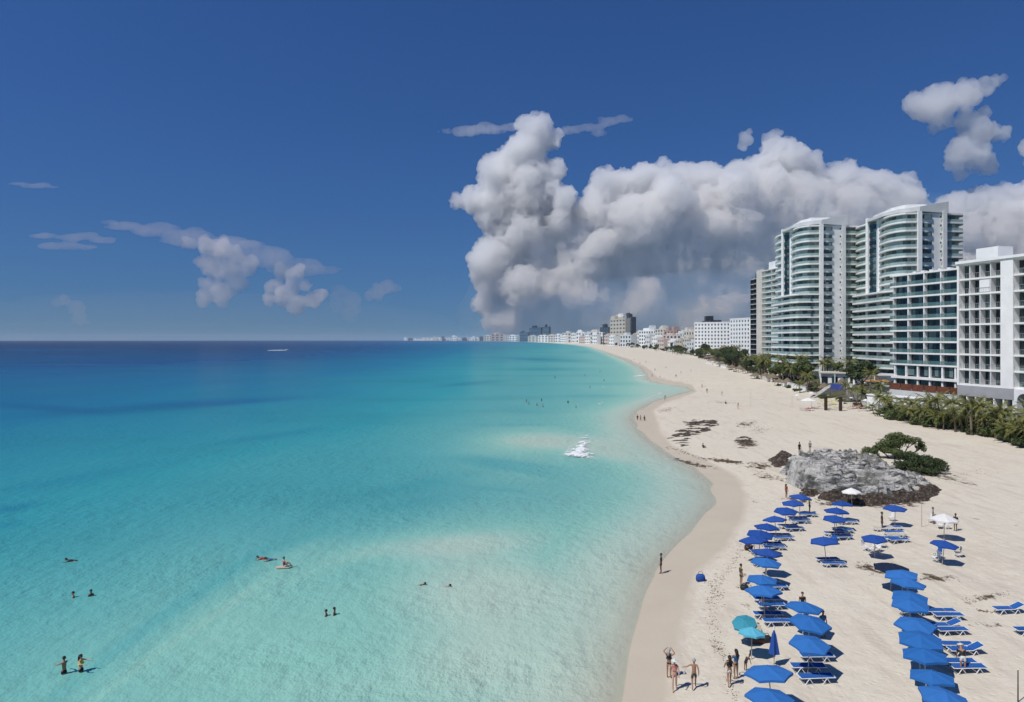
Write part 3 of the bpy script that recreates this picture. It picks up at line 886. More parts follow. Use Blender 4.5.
# ---- curved towers
def tower(name, label, refx, refy, z0, nf=19, fh=3.1, lobby=3.2, wing=10):
    root = empty(name, (refx, refy, z0))
    tag(root, label, 'building', 'curved white apartment towers')
    ox, oy = 145.6, 251.0
    def q(pts): return [(x - ox, y - oy) for x, y in pts]
    def curve(p0, p1, p2, n=7):
        r = []
        for i in range(n + 1):
            t = i / n
            r.append(((1 - t) ** 2 * p0[0] + 2 * t * (1 - t) * p1[0] + t * t * p2[0], (1 - t) ** 2 * p0[1] + 2 * t * (1 - t) * p1[1] + t * t * p2[1]))
        return r
    bayB = q(curve((140.6, 268.5), (136.2, 255.0), (141.5, 251.6)) + [(145.2, 251.1)])
    bayA = q(curve((143.5, 292), (138.2, 284), (139.6, 275.2)))
    rear = q([(156.6, 252.6), (163.5, 253.6), (165.6, 257), (166.0, 275)])
    H = lobby + nf * fh
    core = q([(143.0, 268.0), (142.6, 258.5), (144.0, 253.4), (145.9, 253.0), (146.0, 251.2), (156.0, 252.4), (156.3, 254.6), (163.0, 256), (164.2, 290), (145.6, 291), (142.3, 281), (142.0, 276.5), (141.6, 270)])
    MB().prism(core, -1, H - .1).build('wall', WHITE, root)
    def inset(pts, d):
        c0 = (5.0, 20.0)
        r = []
        for x, y in pts:
            v = Vector((c0[0] - x, c0[1] - y)).normalized() * d
            r.append((x + v.x, y + v.y))
        return r
    MB().strip(inset(bayB, 1.9), .15, lobby, H - .5).build('sliding_door', DOORS, root)
    MB().strip(inset(bayA, 1.5), .15, lobby, H - .5).build('sliding_door', DOORS, root)
    MB().strip(inset(rear, 1.5), .15, lobby, H - .5).build('sliding_door', DOORS, root)
    for k in range(nf + 1):
        z = lobby + k * fh
        nm = 'floor_slab' if k < nf else 'roof_slab'
        m = MB()
        m.prism(bayB + [(5, 6), (-1, 17.5)], z - .56, z)
        m.prism(bayA + [(1, 24), (2, 41)], z - .56, z)
        m.prism(rear + [(12, 24), (10.8, 6)], z - .56, z)
        if k <= wing:                                  # lower storeys carry one long balcony toward the sea
            m.prism(q([(141.4, 291), (137.6, 283), (136.4, 270), (135.4, 256), (137.0, 251.4), (141.5, 250.4), (141.5, 256), (142, 290)]), z - .60, z - .02)
        m.build(nm, WHITE, root)
        if k < nf:
            MB().strip(inset(bayB, .12), .05, z, z + 1.0).build('balustrade', GREEN_GLASS, root)
            MB().strip(inset(bayA, .12), .05, z, z + 1.0).build('balustrade', GREEN_GLASS, root)
            MB().strip(inset(rear, .12), .05, z, z + 1.0).build('balustrade', GREEN_GLASS, root)
            if k < wing:
                MB().strip(inset(q([(141.4, 291), (137.6, 283), (136.4, 270), (135.4, 256), (137.0, 251.4), (141.5, 250.4)]), .1), .05, z, z + 1.0).build('balustrade', GREEN_GLASS, root)
            MB().box(1.6, 5.1, .15, .35, z + .8, z + 2.35).build('window', DOORSB, root)
            MB().box(8.35, 8.8, .5, .75, z + 1.2, z + 1.9).build('small_window', DOORSB, root)
            MB().prism(q([(140.2, 274.6), (141.5, 270.6), (141.9, 270.9), (140.5, 275)]), z + .5, z + 2.3).build('window', DOORSB, root)
    # piers
    MB().box(-.2, 1.25, -.45, .4, 0, H + .3).build('pier', WHITE, root)
    MB().prism(q([(139.5, 276.2), (139.7, 274.8), (140.6, 274.9), (140.8, 276.4)]), 0, H + 2.0).build('pier', WHITE, root)
    MB().prism(q([(141.0, 270.8), (140.4, 268.6), (141.4, 267.6), (142.2, 270.0)]), 0, H + 2.0).build('pier', WHITE, root)
    MB().box(9.2, 10.6, .2, 1.5, 0, H + .5).build('pier', SHADEP, root)
    # crown: sweeping canopy tallest at its right end, its shade painted in as grey
    cp = q([(139.0, 274), (138.4, 262), (140.0, 254), (146, 250.6), (157.2, 252.0), (158.6, 258), (157, 282), (146, 286)])
    hs = [0.6, .7, .9, 1.3, 3.4, 3.4, 2.0, 1.2]
    lo = [.35, .35, .35, .35, -.1, -.1, .2, .3]
    MB().prism(cp, [H + a for a in lo], [H + .7 + a for a in hs]).build('roof_canopy', SHADEP, root)
    MB().prism(q([(143, 264), (144.5, 257), (151.5, 256), (153, 280), (145, 281)]), H + .5, H + 3.9).build('penthouse', WHITE, root)
    MB().prism(q([(141.8, 272), (142.2, 262), (144, 261), (144, 272)]), H + .5, H + 2.6).build('penthouse', WHITE, root)
    # lobby colonnade
    for (x, y) in q([(138.2, 262), (138.6, 256), (141.5, 252.6), (139.8, 268)]):
        MB().tube([(x, y, -1), (x, y, lobby)], .35, 8).build('column', WHITE, root)
    return root
t2 = tower('curved_tower', 'tallest curved white tower with long banded balconies, behind the glass hotel', 145.6, 251.0, 4.0, nf=19, lobby=2.8)
t1 = copy_tree(t2)
t1.location = (125.2, 284.5, 5.0)
t1['label'] = 'curved white tower with banded balconies, standing alone left of the tallest tower'
t3 = balcony_block('apartment_tower', 'slender pale tower with stacked green balconies partly hidden behind the left curved tower', pD(757, 415), pD(779, 385), 3, 60, 18, 3, depth=22, bal=1.6, wall=CREAM, slabt=.4)
MB().box(-.1, 7.5, -.3, 1.4, 0, 58).build('end_wall', CREAM, t3[0])
MB().box(12, 28, 2, 12, 57.05, 61.5).build('lift_house', WHITE, t3[0])
dk = balcony_block('dark_tower', 'narrow dark tower with pale balcony edges at the far left of the tower row', pD(750.5, 490), pD(756.8, 478), 3, 62, 17, 2, depth=9, bal=1.4, wall=DARKB, doors=DARKB, slabt=.3, slab_m=SHADEP, glass=DARKB)
MB().box(1, 4, 3, 7, 59.05, 63).build('lift_house', DARKB, dk[0])

# ---- hotels and houses farther along
def window_block(name, label, P0, P1, z0, z1, rows, cols, depth, wall, glass, group='hotel buildings', ww=.55, wh=.55, roof=None, single=False, base=.0):
    root, L = facade_root(name, label, P0, P1, z0, group)
    H = z1 - z0; fh = (H - base) / rows; cw = L / cols
    def grid(m):
        r = .35
        for k in range(rows):
            z = base + k * fh
            m.box(0, L, -r, -.01, z, z + fh * (1 - wh) * .5); m.box(0, L, -r, -.01, z + fh * (1 + wh) * .5, z + fh)
            for j in range(cols + 1):
                x0 = max(0, (j - .5 + ww * .5) * cw); x1 = min(L, (j + .5 - ww * .5) * cw)
                m.box(x0, x1, -r + .01, -.02, z + fh * (1 - wh) * .5, z + fh * (1 + wh) * .5)
    if single:
        m = MB()
        m.box(0, L, .1, depth, 0, H); grid(m)
        m.box(-.1, L + .1, -.5, depth + .1, H, H + .6)
        q = random.Random(name + label)
        for _ in range(2):
            x0 = q.uniform(0, .6) * L; m.box(x0, x0 + L * q.uniform(.12, .35), 1 + _, depth * .8 - _, H + .61, H + .6 + q.uniform(.06, .2) * H)
        m.cur = 1
        m.box(.02, L - .02, 0.0, .09, .1, H - .1)
        me = m.mesh(name, [wall, glass])
        bpy.data.objects.remove(root)
        o = link(name, me)
        a, b_ = Vector(P0), Vector(P1)
        o.location = (a.x, a.y, z0); o.rotation_euler = (0, 0, math.atan2(b_.y - a.y, b_.x - a.x))
        tag(o, label, 'building', group)
        return o
    m = MB().box(0, L, .1, depth, 0, H); grid(m)
    m.build('wall', wall, root)
    MB().box(-.15, L + .15, -.5, depth + .1, H + .01, H + .9).build('roof', wall, root)
    wme = MB().box(0, cw * ww, 0, .08, 0, fh * wh).mesh('window', glass)
    for k in range(rows):
        for j in range(cols):
            if base == 0 and k == 0 and False: continue
            link('window', wme, root, (cw * (j + .5 - ww / 2), -.05, base + fh * k + fh * (1 - wh) * .5))
    return root
def zz(py, D): return CH - (py - HY) * D / F
# long white hotel: two wings
window_block('white_hotel', 'long bright white hotel slab with rows of small windows, its left wing', pD(694.5, 735), pD(730, 715), 4, zz(323, 730), 9, 11, 16, WHITE, GLASSB, ww=.45, wh=.5)
window_block('white_hotel', 'taller right wing of the long bright white hotel', pD(730.2, 700), pD(753, 660), 4, zz(319.3, 690), 9, 8, 16, WHITE, GLASSB, ww=.45, wh=.5)
def far(px0, px1, yt, D, rows, cols, wall, glass, label, name='far_hotel', turn=0.06, z0=2, **k):
    if D > 2600: rows = min(rows, 3); cols = min(cols, 3)
    P0, P1 = pD(px0, D * (1 + turn)), pD(px1, D)
    return window_block(name, label, P0, P1, z0, zz(yt, D), rows, cols, 14, wall, glass, 'hotels and houses along the far shore', single=True, **k)
far(684, 697, 331, 900, 5, 5, CREAM, GLASS, 'low cream building touching the left end of the long white hotel', 'far_house')
far(702, 711, 320.6, 960, 4, 3, DARKB, GLASS, 'dark roofed block peeping above the long white hotel', 'far_house', z0=3)
far(676, 686, 333, 1050, 4, 3, SHADEP, GLASS, 'small grey building left of the low cream one', 'far_house')
far(664, 677, 330.5, 1150, 5, 4, TERRA, GLASS, 'dark terracotta hotel behind the pink one')
far(663, 681, 335, 1080, 4, 5, PINKP, GLASS, 'pink low hotel block on the shore before the terracotta one')
far(655, 666, 329, 1250, 6, 4, CREAM, GLASS, 'cream hotel block immediately left of the terracotta hotel')
far(639, 656, 330.3, 1400, 5, 7, WHITE, GLASS, 'white hotel with beige bays left of the cream block', ww=.6)
far(645, 652, 329, 1450, 6, 2, SHADEP, GLASS, 'stair tower behind the white hotel with beige bays', 'far_house')
far(630, 640, 336, 1700, 3, 5, WHITE, GLASS, 'low white building with an uneven roof right of the tall tan tower', 'far_house')
far(620, 631, 335, 1650, 3, 4, SHADEP, GLASS, 'low pale building at the foot of the tall tan tower', 'far_house')
far(610, 625.5, 318.3, 2100, 7, 5, TAN, GLASSB, 'tall tan tower with dark glass bands standing over the shore', 'far_tower', wh=.4)
far(613, 622, 316.5, 2150, 8, 3, WHITE, GLASS, 'white upper block behind the tall tan tower', 'far_tower')
far(625.5, 631.5, 317, 2150, 8, 2, DARKB, GLASSB, 'dark blue glass tower right of the tall tan tower', 'far_tower', ww=.9, wh=.8)
far(600, 609, 327, 2500, 5, 3, DARKB, GLASSB, 'dark roofed block left of the tall tan tower', 'far_tower')
far(590, 600, 331.5, 2700, 5, 3, CREAM, GLASS, 'cream hotel left of the dark roofed block')
far(599, 611, 332, 2500, 4, 4, WHITE, GLASS, 'pale hotel in front of the dark roofed block')
far(529.5, 541, 327.4, 6000, 6, 3, DARKB, GLASSB, 'wider of two dark glass towers on the far shore', 'far_tower', ww=.9, wh=.8)
far(542.8, 549, 326.6, 5900, 6, 2, DARKB, GLASSB, 'narrower of two dark glass towers on the far shore', 'far_tower', ww=.9, wh=.8)
far(519.5, 528.5, 332.2, 6400, 4, 3, DARKB, GLASSB, 'dark slab left of the two dark glass towers', 'far_tower', ww=.9, wh=.8)
rnd = random.Random(5)
spans = [(555, 564, 334.5, 4300, WHITE), (562, 571, 332.6, 4000, CREAM), (571, 577, 333.5, 3700, WHITE), (576, 584, 331.8, 3500, WHITE), (582, 591, 333, 3300, SHADEP), (548, 556, 335.2, 4700, CREAM),
         (538, 548, 335.5, 5200, WHITE), (528, 539, 336, 5500, CREAM), (517, 524, 336, 6700, TAN), (509, 518, 335.4, 7300, WHITE), (503, 510, 334.8, 7900, PINKP), (491, 504, 333.8, 8500, TERRA), (494, 500, 333.2, 8800, WHITE), (484, 492, 335.6, 9300, CREAM)]
for i, (a, b_, yt, D, w) in enumerate(spans):
    far(a, b_, yt, D, 4, 3, w, GLASS, '%s building on the far shore, %s from the left among the far blocks' % ({WHITE: 'white', CREAM: 'cream', SHADEP: 'grey', TAN: 'tan', PINKP: 'pink', TERRA: 'red-brown'}[w], ORD[13 - i] if False else ORD[i]), 'far_house', wh=.5)
x = 482.0; i = 0
while x > 404:
    w_ = rnd.uniform(1.5, 4.5); D = 9600 + (482 - x) * 72
    h_ = rnd.choice([1.5, 2, 2.6, 3.4, 4.2]) * (1 - (482 - x) / 160)
    far(x - w_, x, 339.6 - h_, D, 2, 2, rnd.choice([WHITE, WHITE, CREAM, SHADEP, DARKB]), GLASS, 'tiny building on the hazy horizon, %s counting leftward from the red-brown block' % ORD[i], 'distant_building', wh=.5)
    x -= w_ + rnd.uniform(0.0, 1.6); i += 1

extra = [(592, 597, 334, 2600), (604, 609, 335, 2300), (609, 614, 336, 2000), (632, 637, 334.5, 1900), (636, 641, 332.5, 1850), (645, 650, 335, 1300), (652, 657, 337, 1200), (658, 664, 339, 1120), (668, 674, 341, 1010), (676, 682, 340, 960), (683, 689, 338, 900), (687, 694, 342, 840), (560, 566, 336, 3900), (579, 585, 336.5, 3200), (585, 590, 335.5, 3000)]
for i, (a, b_, yt, D) in enumerate(extra):
    far(a, b_, yt, D, 3, 3, (WHITE, SHADEP, CREAM, TAN, WHITE, PINKP)[(i * 5) % 6], GLASS, 'low house among the trees of the far shore, %s from the left' % ORD[sorted(extra).index(extra[i])], 'far_house', turn=.03, wh=.4)

for i, (px, py, L_, h_, dd_) in enumerate([(748, 368, 9, 4.5, 6), (768, 374, 12, 3.5, 6), (793, 379, 8, 5.0, 6), (820, 384, 10, 4.0, 7), (853, 391, 12, 5.5, 6), (728, 360, 12, 5, 8)]):
    p = at(px, py)
    r = empty('pavilion', p, -.45); tag(r, 'low white pavilion among the trees below the towers, %s from the left' % ORD[[1, 2, 3, 4, 5, 0][i]], 'pavilion', 'pavilions among the trees')
    MB().box(0, L_, .6, dd_, -1, h_).build('wall', WHITE, r)
    MB().box(-.5, L_ + .5, -.4, dd_ + .4, h_ + .01, h_ + .45).build('roof', (SHADEP, CREAM)[i % 2], r)
    for k in range(3):
        MB().box(.6 + k * L_ / 3, .6 + k * L_ / 3 + L_ / 5, .5, .595, .2, h_ * .7).build('window', DOORSB, r)
        MB().box(.1 + k * L_ / 2.1, .35 + k * L_ / 2.1, -.3, -.05, -1, h_).build('column', WHITE, r)

for i, (pa, pb_, h_) in enumerate([((752, 377), (772, 382.5), 1.6), ((782, 386), (806, 391), 2.0), ((862, 405), (884, 411), 1.4), ((706, 363), (726, 368.5), 1.5)]):
    a, b_ = at(*pa), at(*pb_)
    d = (b_ - a); L_ = d.xy.length
    r = empty('garden_wall', (a.x, a.y, min(a.z, b_.z)), math.atan2(d.y, d.x)); tag(r, 'low pale garden wall between beach and trees, %s of four from the left' % ORD[[1, 2, 3, 0][i]], 'wall', 'low garden walls')
    MB().box(0, L_, -.15, .15, -1.5, h_).build('wall', (CREAM, WHITE)[i % 2], r)
    MB().box(-.1, L_ + .1, -.25, .25, h_ + .003, h_ + .12).build('coping', SHADEP, r)
# ------------------------------------------------------------------ plants
def leaf_mat(name, c0, c1, dead=(.12, .085, .04)):
    b = NB(name)
    po = b.coord()
    n1 = b.noise(po, 0.9, 4)
    n2 = b.noise(po, 5.0, 3)
    oi = b.n('ShaderNodeObjectInfo').outputs['Random']
    cc = b.mix(b.mrange(n1, .3, .7), c0, c1)
    cc = b.mix(b.mrange(n2, .62, .75, 0, .5), cc, dead)
    cc = b.mix(b.math('MULTIPLY', oi, .35), cc, c1)
    b.base(cc, .6, .25)
    tr = b.n('ShaderNodeBsdfTranslucent'); b.t.links.new(cc, tr.inputs[0])
    mx = b.n('ShaderNodeMixShader', i_0=.25)
    b.t.links.new(b.p.outputs[0], mx.inputs[1]); b.t.links.new(tr.outputs[0], mx.inputs[2])
    b.t.links.new(mx.outputs[0], b.out.inputs[0])
    return b.m
LEAF = leaf_mat('leaf', (.055, .088, .028), (.135, .165, .058))
LEAFD = leaf_mat('dark_leaf', (.032, .054, .02), (.07, .095, .036))
PALM = leaf_mat('palm_leaf', (.08, .115, .032), (.26, .25, .085), (.22, .16, .07))
THATCH = simple('thatch', (.17, .135, .095), .9, .35, 3.0, bump=.6)
BARK = simple('bark', (.16, .125, .09), .9, .3, 3, bump=.5)

def crown_mesh(name, rx, rz, n, leaf, seed, mat, zc, lumps=9):
    rnd = random.Random(seed)
    cl = []
    for i in range(lumps):
        a = rnd.uniform(0, 2 * PI); e = rnd.uniform(-.35, 1.0)
        rr = rnd.uniform(.35, .72)
        cl.append((Vector((math.cos(a) * math.cos(e) * rx * rr, math.sin(a) * math.cos(e) * rx * rr, math.sin(e) * rz * rr)), rnd.uniform(.28, .5)))
    m = MB()
    for i in range(n):
        c_, s_ = rnd.choice(cl)
        d = Vector((rnd.gauss(0, 1), rnd.gauss(0, 1), rnd.gauss(0, 1))).normalized() * rnd.uniform(.55, 1.08)
        p = c_ + Vector((d.x * rx * s_, d.y * rx * s_, d.z * rz * s_ * 1.1)) + Vector((0, 0, zc))
        if p.z < .05: p.z = .05 + rnd.random() * .3
        nrm = (d + Vector((rnd.uniform(-.8, .8), rnd.uniform(-.8, .8), rnd.uniform(-.2, 1)))).normalized()
        t = nrm.orthogonal().normalized()
        t = Matrix.Rotation(rnd.uniform(0, 6.3), 3, nrm) @ t
        s2 = nrm.cross(t)
        L = leaf * rnd.uniform(.6, 1.3)
        m.add([p - t * L, p + s2 * L * .5 + nrm * L * .12, p + t * L, p - s2 * L * .5 + nrm * L * .12], [(0, 1, 2, 3)])
    return m.mesh(name, mat)
def trunk_mesh(h, r, rx, seed, limbs=5):
    rnd = random.Random(seed + 50)
    m = MB()
    k = Vector((rnd.uniform(-.2, .2), rnd.uniform(-.2, .2), h * .55))
    m.tube([(0, 0, -.6), k * .5, k], [r, r * .85, r * .7], 7)
    for i in range(limbs):
        a = 2 * PI * i / limbs + rnd.uniform(-.4, .4)
        e = Vector((math.cos(a) * rx * .6, math.sin(a) * rx * .6, h * rnd.uniform(.8, 1.15)))
        m.tube([k - Vector((0, 0, .1)), (k + e) / 2 + Vector((0, 0, .15)), e], [r * .6, r * .4, r * .15], 5)
    return m.mesh('trunk', BARK)
TREE_P = []
for i, (rx, rz, h, n, lf, mt) in enumerate([(2.4, 1.7, 3.6, 1500, .26, LEAF), (3.1, 2.1, 4.4, 1900, .3, LEAFD), (1.9, 2.0, 4.2, 1200, .25, LEAF), (2.6, 1.3, 2.2, 1300, .24, LEAFD)]):
    TREE_P.append((crown_mesh('crown', rx, rz, n, lf, i, mt, h), trunk_mesh(h, .16, rx, i)))
def frond(m, base, az, L, rise, rnd, w=.5):
    """an arching frond with two rows of drooping leaflets"""
    d = Vector((math.cos(az), math.sin(az), 0)); side = Vector((-d.y, d.x, 0))
    n = 9
    pts = []
    for i in range(n + 1):
        t = i / n
        z = rise * t * L * .9 - (0.55 + .35 * (1 - rise)) * L * t * t
        pts.append(base + d * (L * t * (1 - .12 * t)) + Vector((0, 0, z)))
    m.tube(pts, [.035 * (1 - .8 * i / n) + .004 for i in range(n + 1)], 3, False)
    for i in range(1, n + 1):
        t = i / n
        for k in (0, .5):
            p = pts[i - 1].lerp(pts[i], k)
            tan = (pts[i] - pts[i - 1]).normalized()
            l = w * math.sin(PI * min(1, .18 + t * .8)) * rnd.uniform(.85, 1.2)
            for s_ in (-1, 1):
                tip = p + side * s_ * l * .8 + tan * l * .45 + Vector((0, 0, -l * rnd.uniform(.25, .7)))
                m.add([p - tan * .06, p + tan * .07, tip], [(0, 1, 2)])
def palm_meshes(h, seed, nf=17, L=2.5):
    rnd = random.Random(seed)
    lean = Vector((rnd.uniform(-.5, .5), rnd.uniform(-.5, .5), 0))
    pts = [Vector((0, 0, -.6)), Vector((0, 0, h * .3)) + lean * .15, Vector((0, 0, h * .7)) + lean * .6, Vector((0, 0, h)) + lean]
    t = MB(); t.smooth = True
    t.tube(pts, [.2, .14, .12, .1], 7)
    m = MB()
    for i in range(nf):
        frond(m, pts[-1], 2.4 * i + rnd.uniform(-.3, .3), L * rnd.uniform(.8, 1.1), 1.25 - 1.35 * i / nf, rnd)
    return m.mesh('crown', PALM), t.mesh('trunk', BARK)
PALM_P = [palm_meshes(h, i, nf, L) for i, (h, nf, L) in enumerate([(3.2, 18, 2.5), (4.4, 20, 2.7), (2.2, 17, 2.6), (6.0, 20, 2.6), (3.8, 15, 2.4)])]
BUSH_P = [crown_mesh('sea_grape', 1.5, .9, 700, .2, 20 + i, mt, .75, 7) for i, mt in enumerate((LEAF, LEAFD, LEAF))]
def plant(kind, proto, loc, s, label, cat, group):
    r = empty(kind, loc, random.uniform(0, 6.28))
    r.scale = (s, s, s)
    tag(r, label, cat, group)
    link('crown', proto[0], r); link('trunk', proto[1], r)
    return r

# palm hedge before the nearest hotels
rnd = random.Random(31)
hedge = []
for row, (off, n) in enumerate(((0, 20), (9, 19), (20, 16))):
    for i in range(n):
        t = (i + rnd.uniform(.15, .85)) / n
        px = 872 + t * 185
        py = 414 + t * 37 - off * .42
        hedge.append((px, py, rnd.uniform(.75, 1.6) * (1 if row else .85)))
hedge.sort()
for i, (px, py, s) in enumerate(hedge):
    p = at(px, py)
    plant('palm_tree', PALM_P[rnd.choice((0, 0, 1, 2, 2, 4))], p - Vector((0, 0, .2)), s, 'low palm in the hedge before the right-hand hotels, %s from the left' % ORD[i], 'palm tree', 'palms of the hedge before the hotels')
for i in range(22):
    t = (i + .5) / 22
    p = at(876 + t * 170 + rnd.uniform(-3, 3), 416 + t * 32 - rnd.uniform(0, 8))
    o = link('bush', BUSH_P[i % 3]); o.location = p - Vector((0, 0, .25)); s = rnd.uniform(1.1, 1.8); o.scale = (s, s, s * 1.1); o.rotation_euler[2] = rnd.uniform(0, 6)
    tag(o, 'dark undergrowth bush at the foot of the palm hedge, %s counting from the left' % ORD[i], 'bush', 'undergrowth of the palm hedge')

# belt of trees and palms along the foot of the towers
belt = []
for i in range(125):
    t = rnd.random() ** .8
    px = 868 - t * 170
    base = np.interp(px, [690, 704, 722, 748, 770, 790, 815, 845, 870], [355, 359, 365, 374, 379, 386, 392, 399, 407])
    up = -1.2 + rnd.random() * np.interp(px, [690, 720, 770, 830, 870], [3, 7, 14, 23, 22])
    py = base - up
    p = at(px, py)
    if px > 812 and up < 10: continue
    belt.append((px, p))
belt.sort(key=lambda q: q[0])
for i, (px, p) in enumerate(belt):
    if rnd.random() < .45:
        plant('palm_tree', PALM_P[rnd.choice((0, 1, 3, 4))], p - Vector((0, 0, .2)), rnd.uniform(1.0, 2.0), 'coconut palm in the belt under the towers, plant %s from left' % nthn(i), 'palm tree', 'trees and palms under the towers')
    else:
        plant('broadleaf_tree', TREE_P[rnd.choice((0, 1, 2, 3))], p - Vector((0, 0, .2)), rnd.uniform(.75, 1.9), 'bushy tree in the belt under the towers, plant %s from left' % nthn(i), 'tree', 'trees and palms under the towers')
far_t = []
for i in range(60):
    px = rnd.uniform(600, 735)
    base = np.interp(px, [595, 606, 630, 655, 684, 704, 735], [344.3, 345, 347.3, 350.3, 354.8, 358.5, 368])
    p = at(px, base - rnd.uniform(0.1, np.interp(px, [600, 735], [.5, 5])))
    far_t.append((px, p))
far_t.sort(key=lambda q: q[0])
for i, (px, p) in enumerate(far_t):
    s = rnd.uniform(1.2, 2.2)
    plant('shore_tree', TREE_P[rnd.choice((0, 1, 3))], p - Vector((0, 0, .2)), s, 'dark tree in the far tree line behind the beach, %s counting from the left' % ORD[i], 'tree', 'far tree line behind the beach')

for i, (px, py, s) in enumerate(sorted([(846, 403, .9), (852, 400, 1.1), (861, 404, .9), (867, 401, 1.2), (873, 405, 1.1), (879, 409, 1.0), (857, 398, 1.3), (800, 393, 1.1), (808, 392, 1.3), (816, 391, 1.0), (870, 398, 1.3), (882, 402, 1.2)])):
    plant('palm_tree', PALM_P[i % 5], at(px, py) - Vector((0, 0, .2)), s, 'small palm around the beach club gate posts, %s from the left' % ORD[i], 'palm tree', 'palms around the beach club')
scrub = []
for i in range(34):
    px = rnd.uniform(712, 872)
    base = np.interp(px, [704, 722, 748, 770, 790, 815, 845, 872], [359, 365, 374, 380, 388, 394, 401, 408])
    scrub.append((px, base + rnd.uniform(-.5, 2.6)))
for i, (px, py) in enumerate(sorted(scrub)):
    p = at(px, py)
    o = link('scrub_bush', BUSH_P[i % 3]); o.location = p - Vector((0, 0, .3)); s = rnd.uniform(.45, 1.1); o.scale = (s * 1.3, s, s * .8); o.rotation_euler[2] = rnd.uniform(0, 6)
    tag(o, 'low scrub bush spreading onto the sand below the tree belt, %s from the left' % ORD[i], 'bush', 'scrub at the landward edge of the sand')
# two big shrubs by the rock
def big_shrub(name, px, py, lumps, label, seed, mat):
    p = at(px, py)
    r = empty(name, p)
    tag(r, label, 'shrub', 'shrubs beside the rock')
    m = None
    lumps = [tuple(q * 1.22 for q in l) for l in lumps]
    for k, (dx, dy, z, rx, rz) in enumerate(lumps):
        me = crown_mesh('x', rx, rz, int(760 * rx), .15, seed + k, mat, z, 8)
        if m is None: m = bmesh.new()
        off = len(m.verts)
        me.transform(Matrix.Translation((dx, dy, 0)))
        m.from_mesh(me); bpy.data.meshes.remove(me)
    me = bpy.data.meshes.new('crown'); m.to_mesh(me); m.free(); me.materials.append(mat)
    link('crown', me, r)
    t = MB()
    for k, (dx, dy, z, rx, rz) in enumerate(lumps):
        t.tube([(dx * .3, dy * .3, -.4), (dx * .7, dy * .7, z * .5), (dx, dy, z)], [.12, .09, .05], 6)
        for q in range(4):
            a = q * 1.6 + k
            t.tube([(dx * .8, dy * .8, z * .6), (dx + math.cos(a) * rx * .6, dy + math.sin(a) * rx * .6, z + rz * .3)], [.06, .02], 4)
    t.build('trunk', BARK, r)
big_shrub('sea_grape_tree', 897, 458, [(-.4, 0, 1.7, 1.9, 1.3), (1.9, .3, 2.1, 1.6, .9), (-2.3, -.3, 1.1, 1.5, .9), (-3.8, -.8, .8, 1.2, .8), (3.2, .2, 1.3, .8, .9), (.8, .6, 2.5, 1.8, .8), (-.8, -.5, .8, 1.6, .8), (.4, -1.6, .6, 1.2, .6)], 'spreading green shrub tree with gaps at the back of the pale rock', 60, LEAF)
big_shrub('sea_grape_bush', 921, 474, [(0, 0, .9, 2.0, 1.1), (1.9, .4, .9, 1.7, .9), (-1.5, .4, .8, 1.4, .9), (2.6, 1.8, .9, 1.5, .8), (-.2, 1.6, 1.5, 1.5, 1.0), (1.0, -.8, .5, 1.6, .6), (.9, 1.0, 1.3, 1.6, .9), (-1.0, -.7, .5, 1.3, .6)], 'dense rounded green bush on the sand right of the pale rock', 80, LEAFD)
# ------------------------------------------------------------------ rocks
b = NB('limestone')
po = b.geo()
n1 = b.noise(b.mapping(po, (.7, 1, 2.2)), .55, 8, .72)
n2 = b.noise(po, 3.0, 5, .7)
cc = b.ramp(n1, [(.40, (.045, .045, .045)), (.47, (.15, .15, .145)), (.53, (.40, .39, .37)), (.72, (.60, .585, .55))])
cc = b.mix(b.mrange(n2, .56, .66, 0, .75), cc, (.07, .07, .07))
big = b.noise(po, .17, 4, .6)
cc = b.mix(b.mrange(big, .48, .6, 0, .55), cc, (.56, .54, .50))
gn = b.noise(b.mapping(po, (1, 1, .5)), .12, 3)
cc = b.mix(b.mrange(gn, .5, .62, 0, .55), cc, (.12, .12, .095))
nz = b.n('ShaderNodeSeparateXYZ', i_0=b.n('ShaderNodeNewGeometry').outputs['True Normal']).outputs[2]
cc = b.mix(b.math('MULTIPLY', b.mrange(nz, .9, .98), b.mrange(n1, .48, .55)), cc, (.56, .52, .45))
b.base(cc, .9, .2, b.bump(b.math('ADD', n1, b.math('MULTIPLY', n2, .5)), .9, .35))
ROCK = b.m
b = NB('dark_wet_rock')
po = b.geo()
n1 = b.noise(po, 2.6, 8, .8)
cc = b.ramp(n1, [(.40, (.02, .016, .012)), (.52, (.075, .055, .04)), (.60, (.19, .155, .12)), (.66, (.42, .38, .32))])
b.base(cc, .8, .3, b.bump(n1, 1.0, .3))
DROCK = b.m
from mathutils.bvhtree import BVHTree
ROCKS = []
def on_rock(px, py):
    for k in range(16):
        d = Vector(((px - CX) / F, 1, -(py + k - HY) / F)).normalized()
        for t, o in ROCKS:
            h = t.ray_cast(Vector((0, 0, CH)), d)
            if h[0] is not None: return h[0]
    return at(px, py)
def in_poly(X, Y, poly):
    res = np.zeros(X.shape, bool)
    n = len(poly)
    for i in range(n):
        x1, y1 = poly[i]; x2, y2 = poly[(i + 1) % n]
        if y1 == y2: continue
        res ^= ((y1 > Y) != (y2 > Y)) & (X < (x2 - x1) * (Y - y1) / (y2 - y1) + x1)
    return res
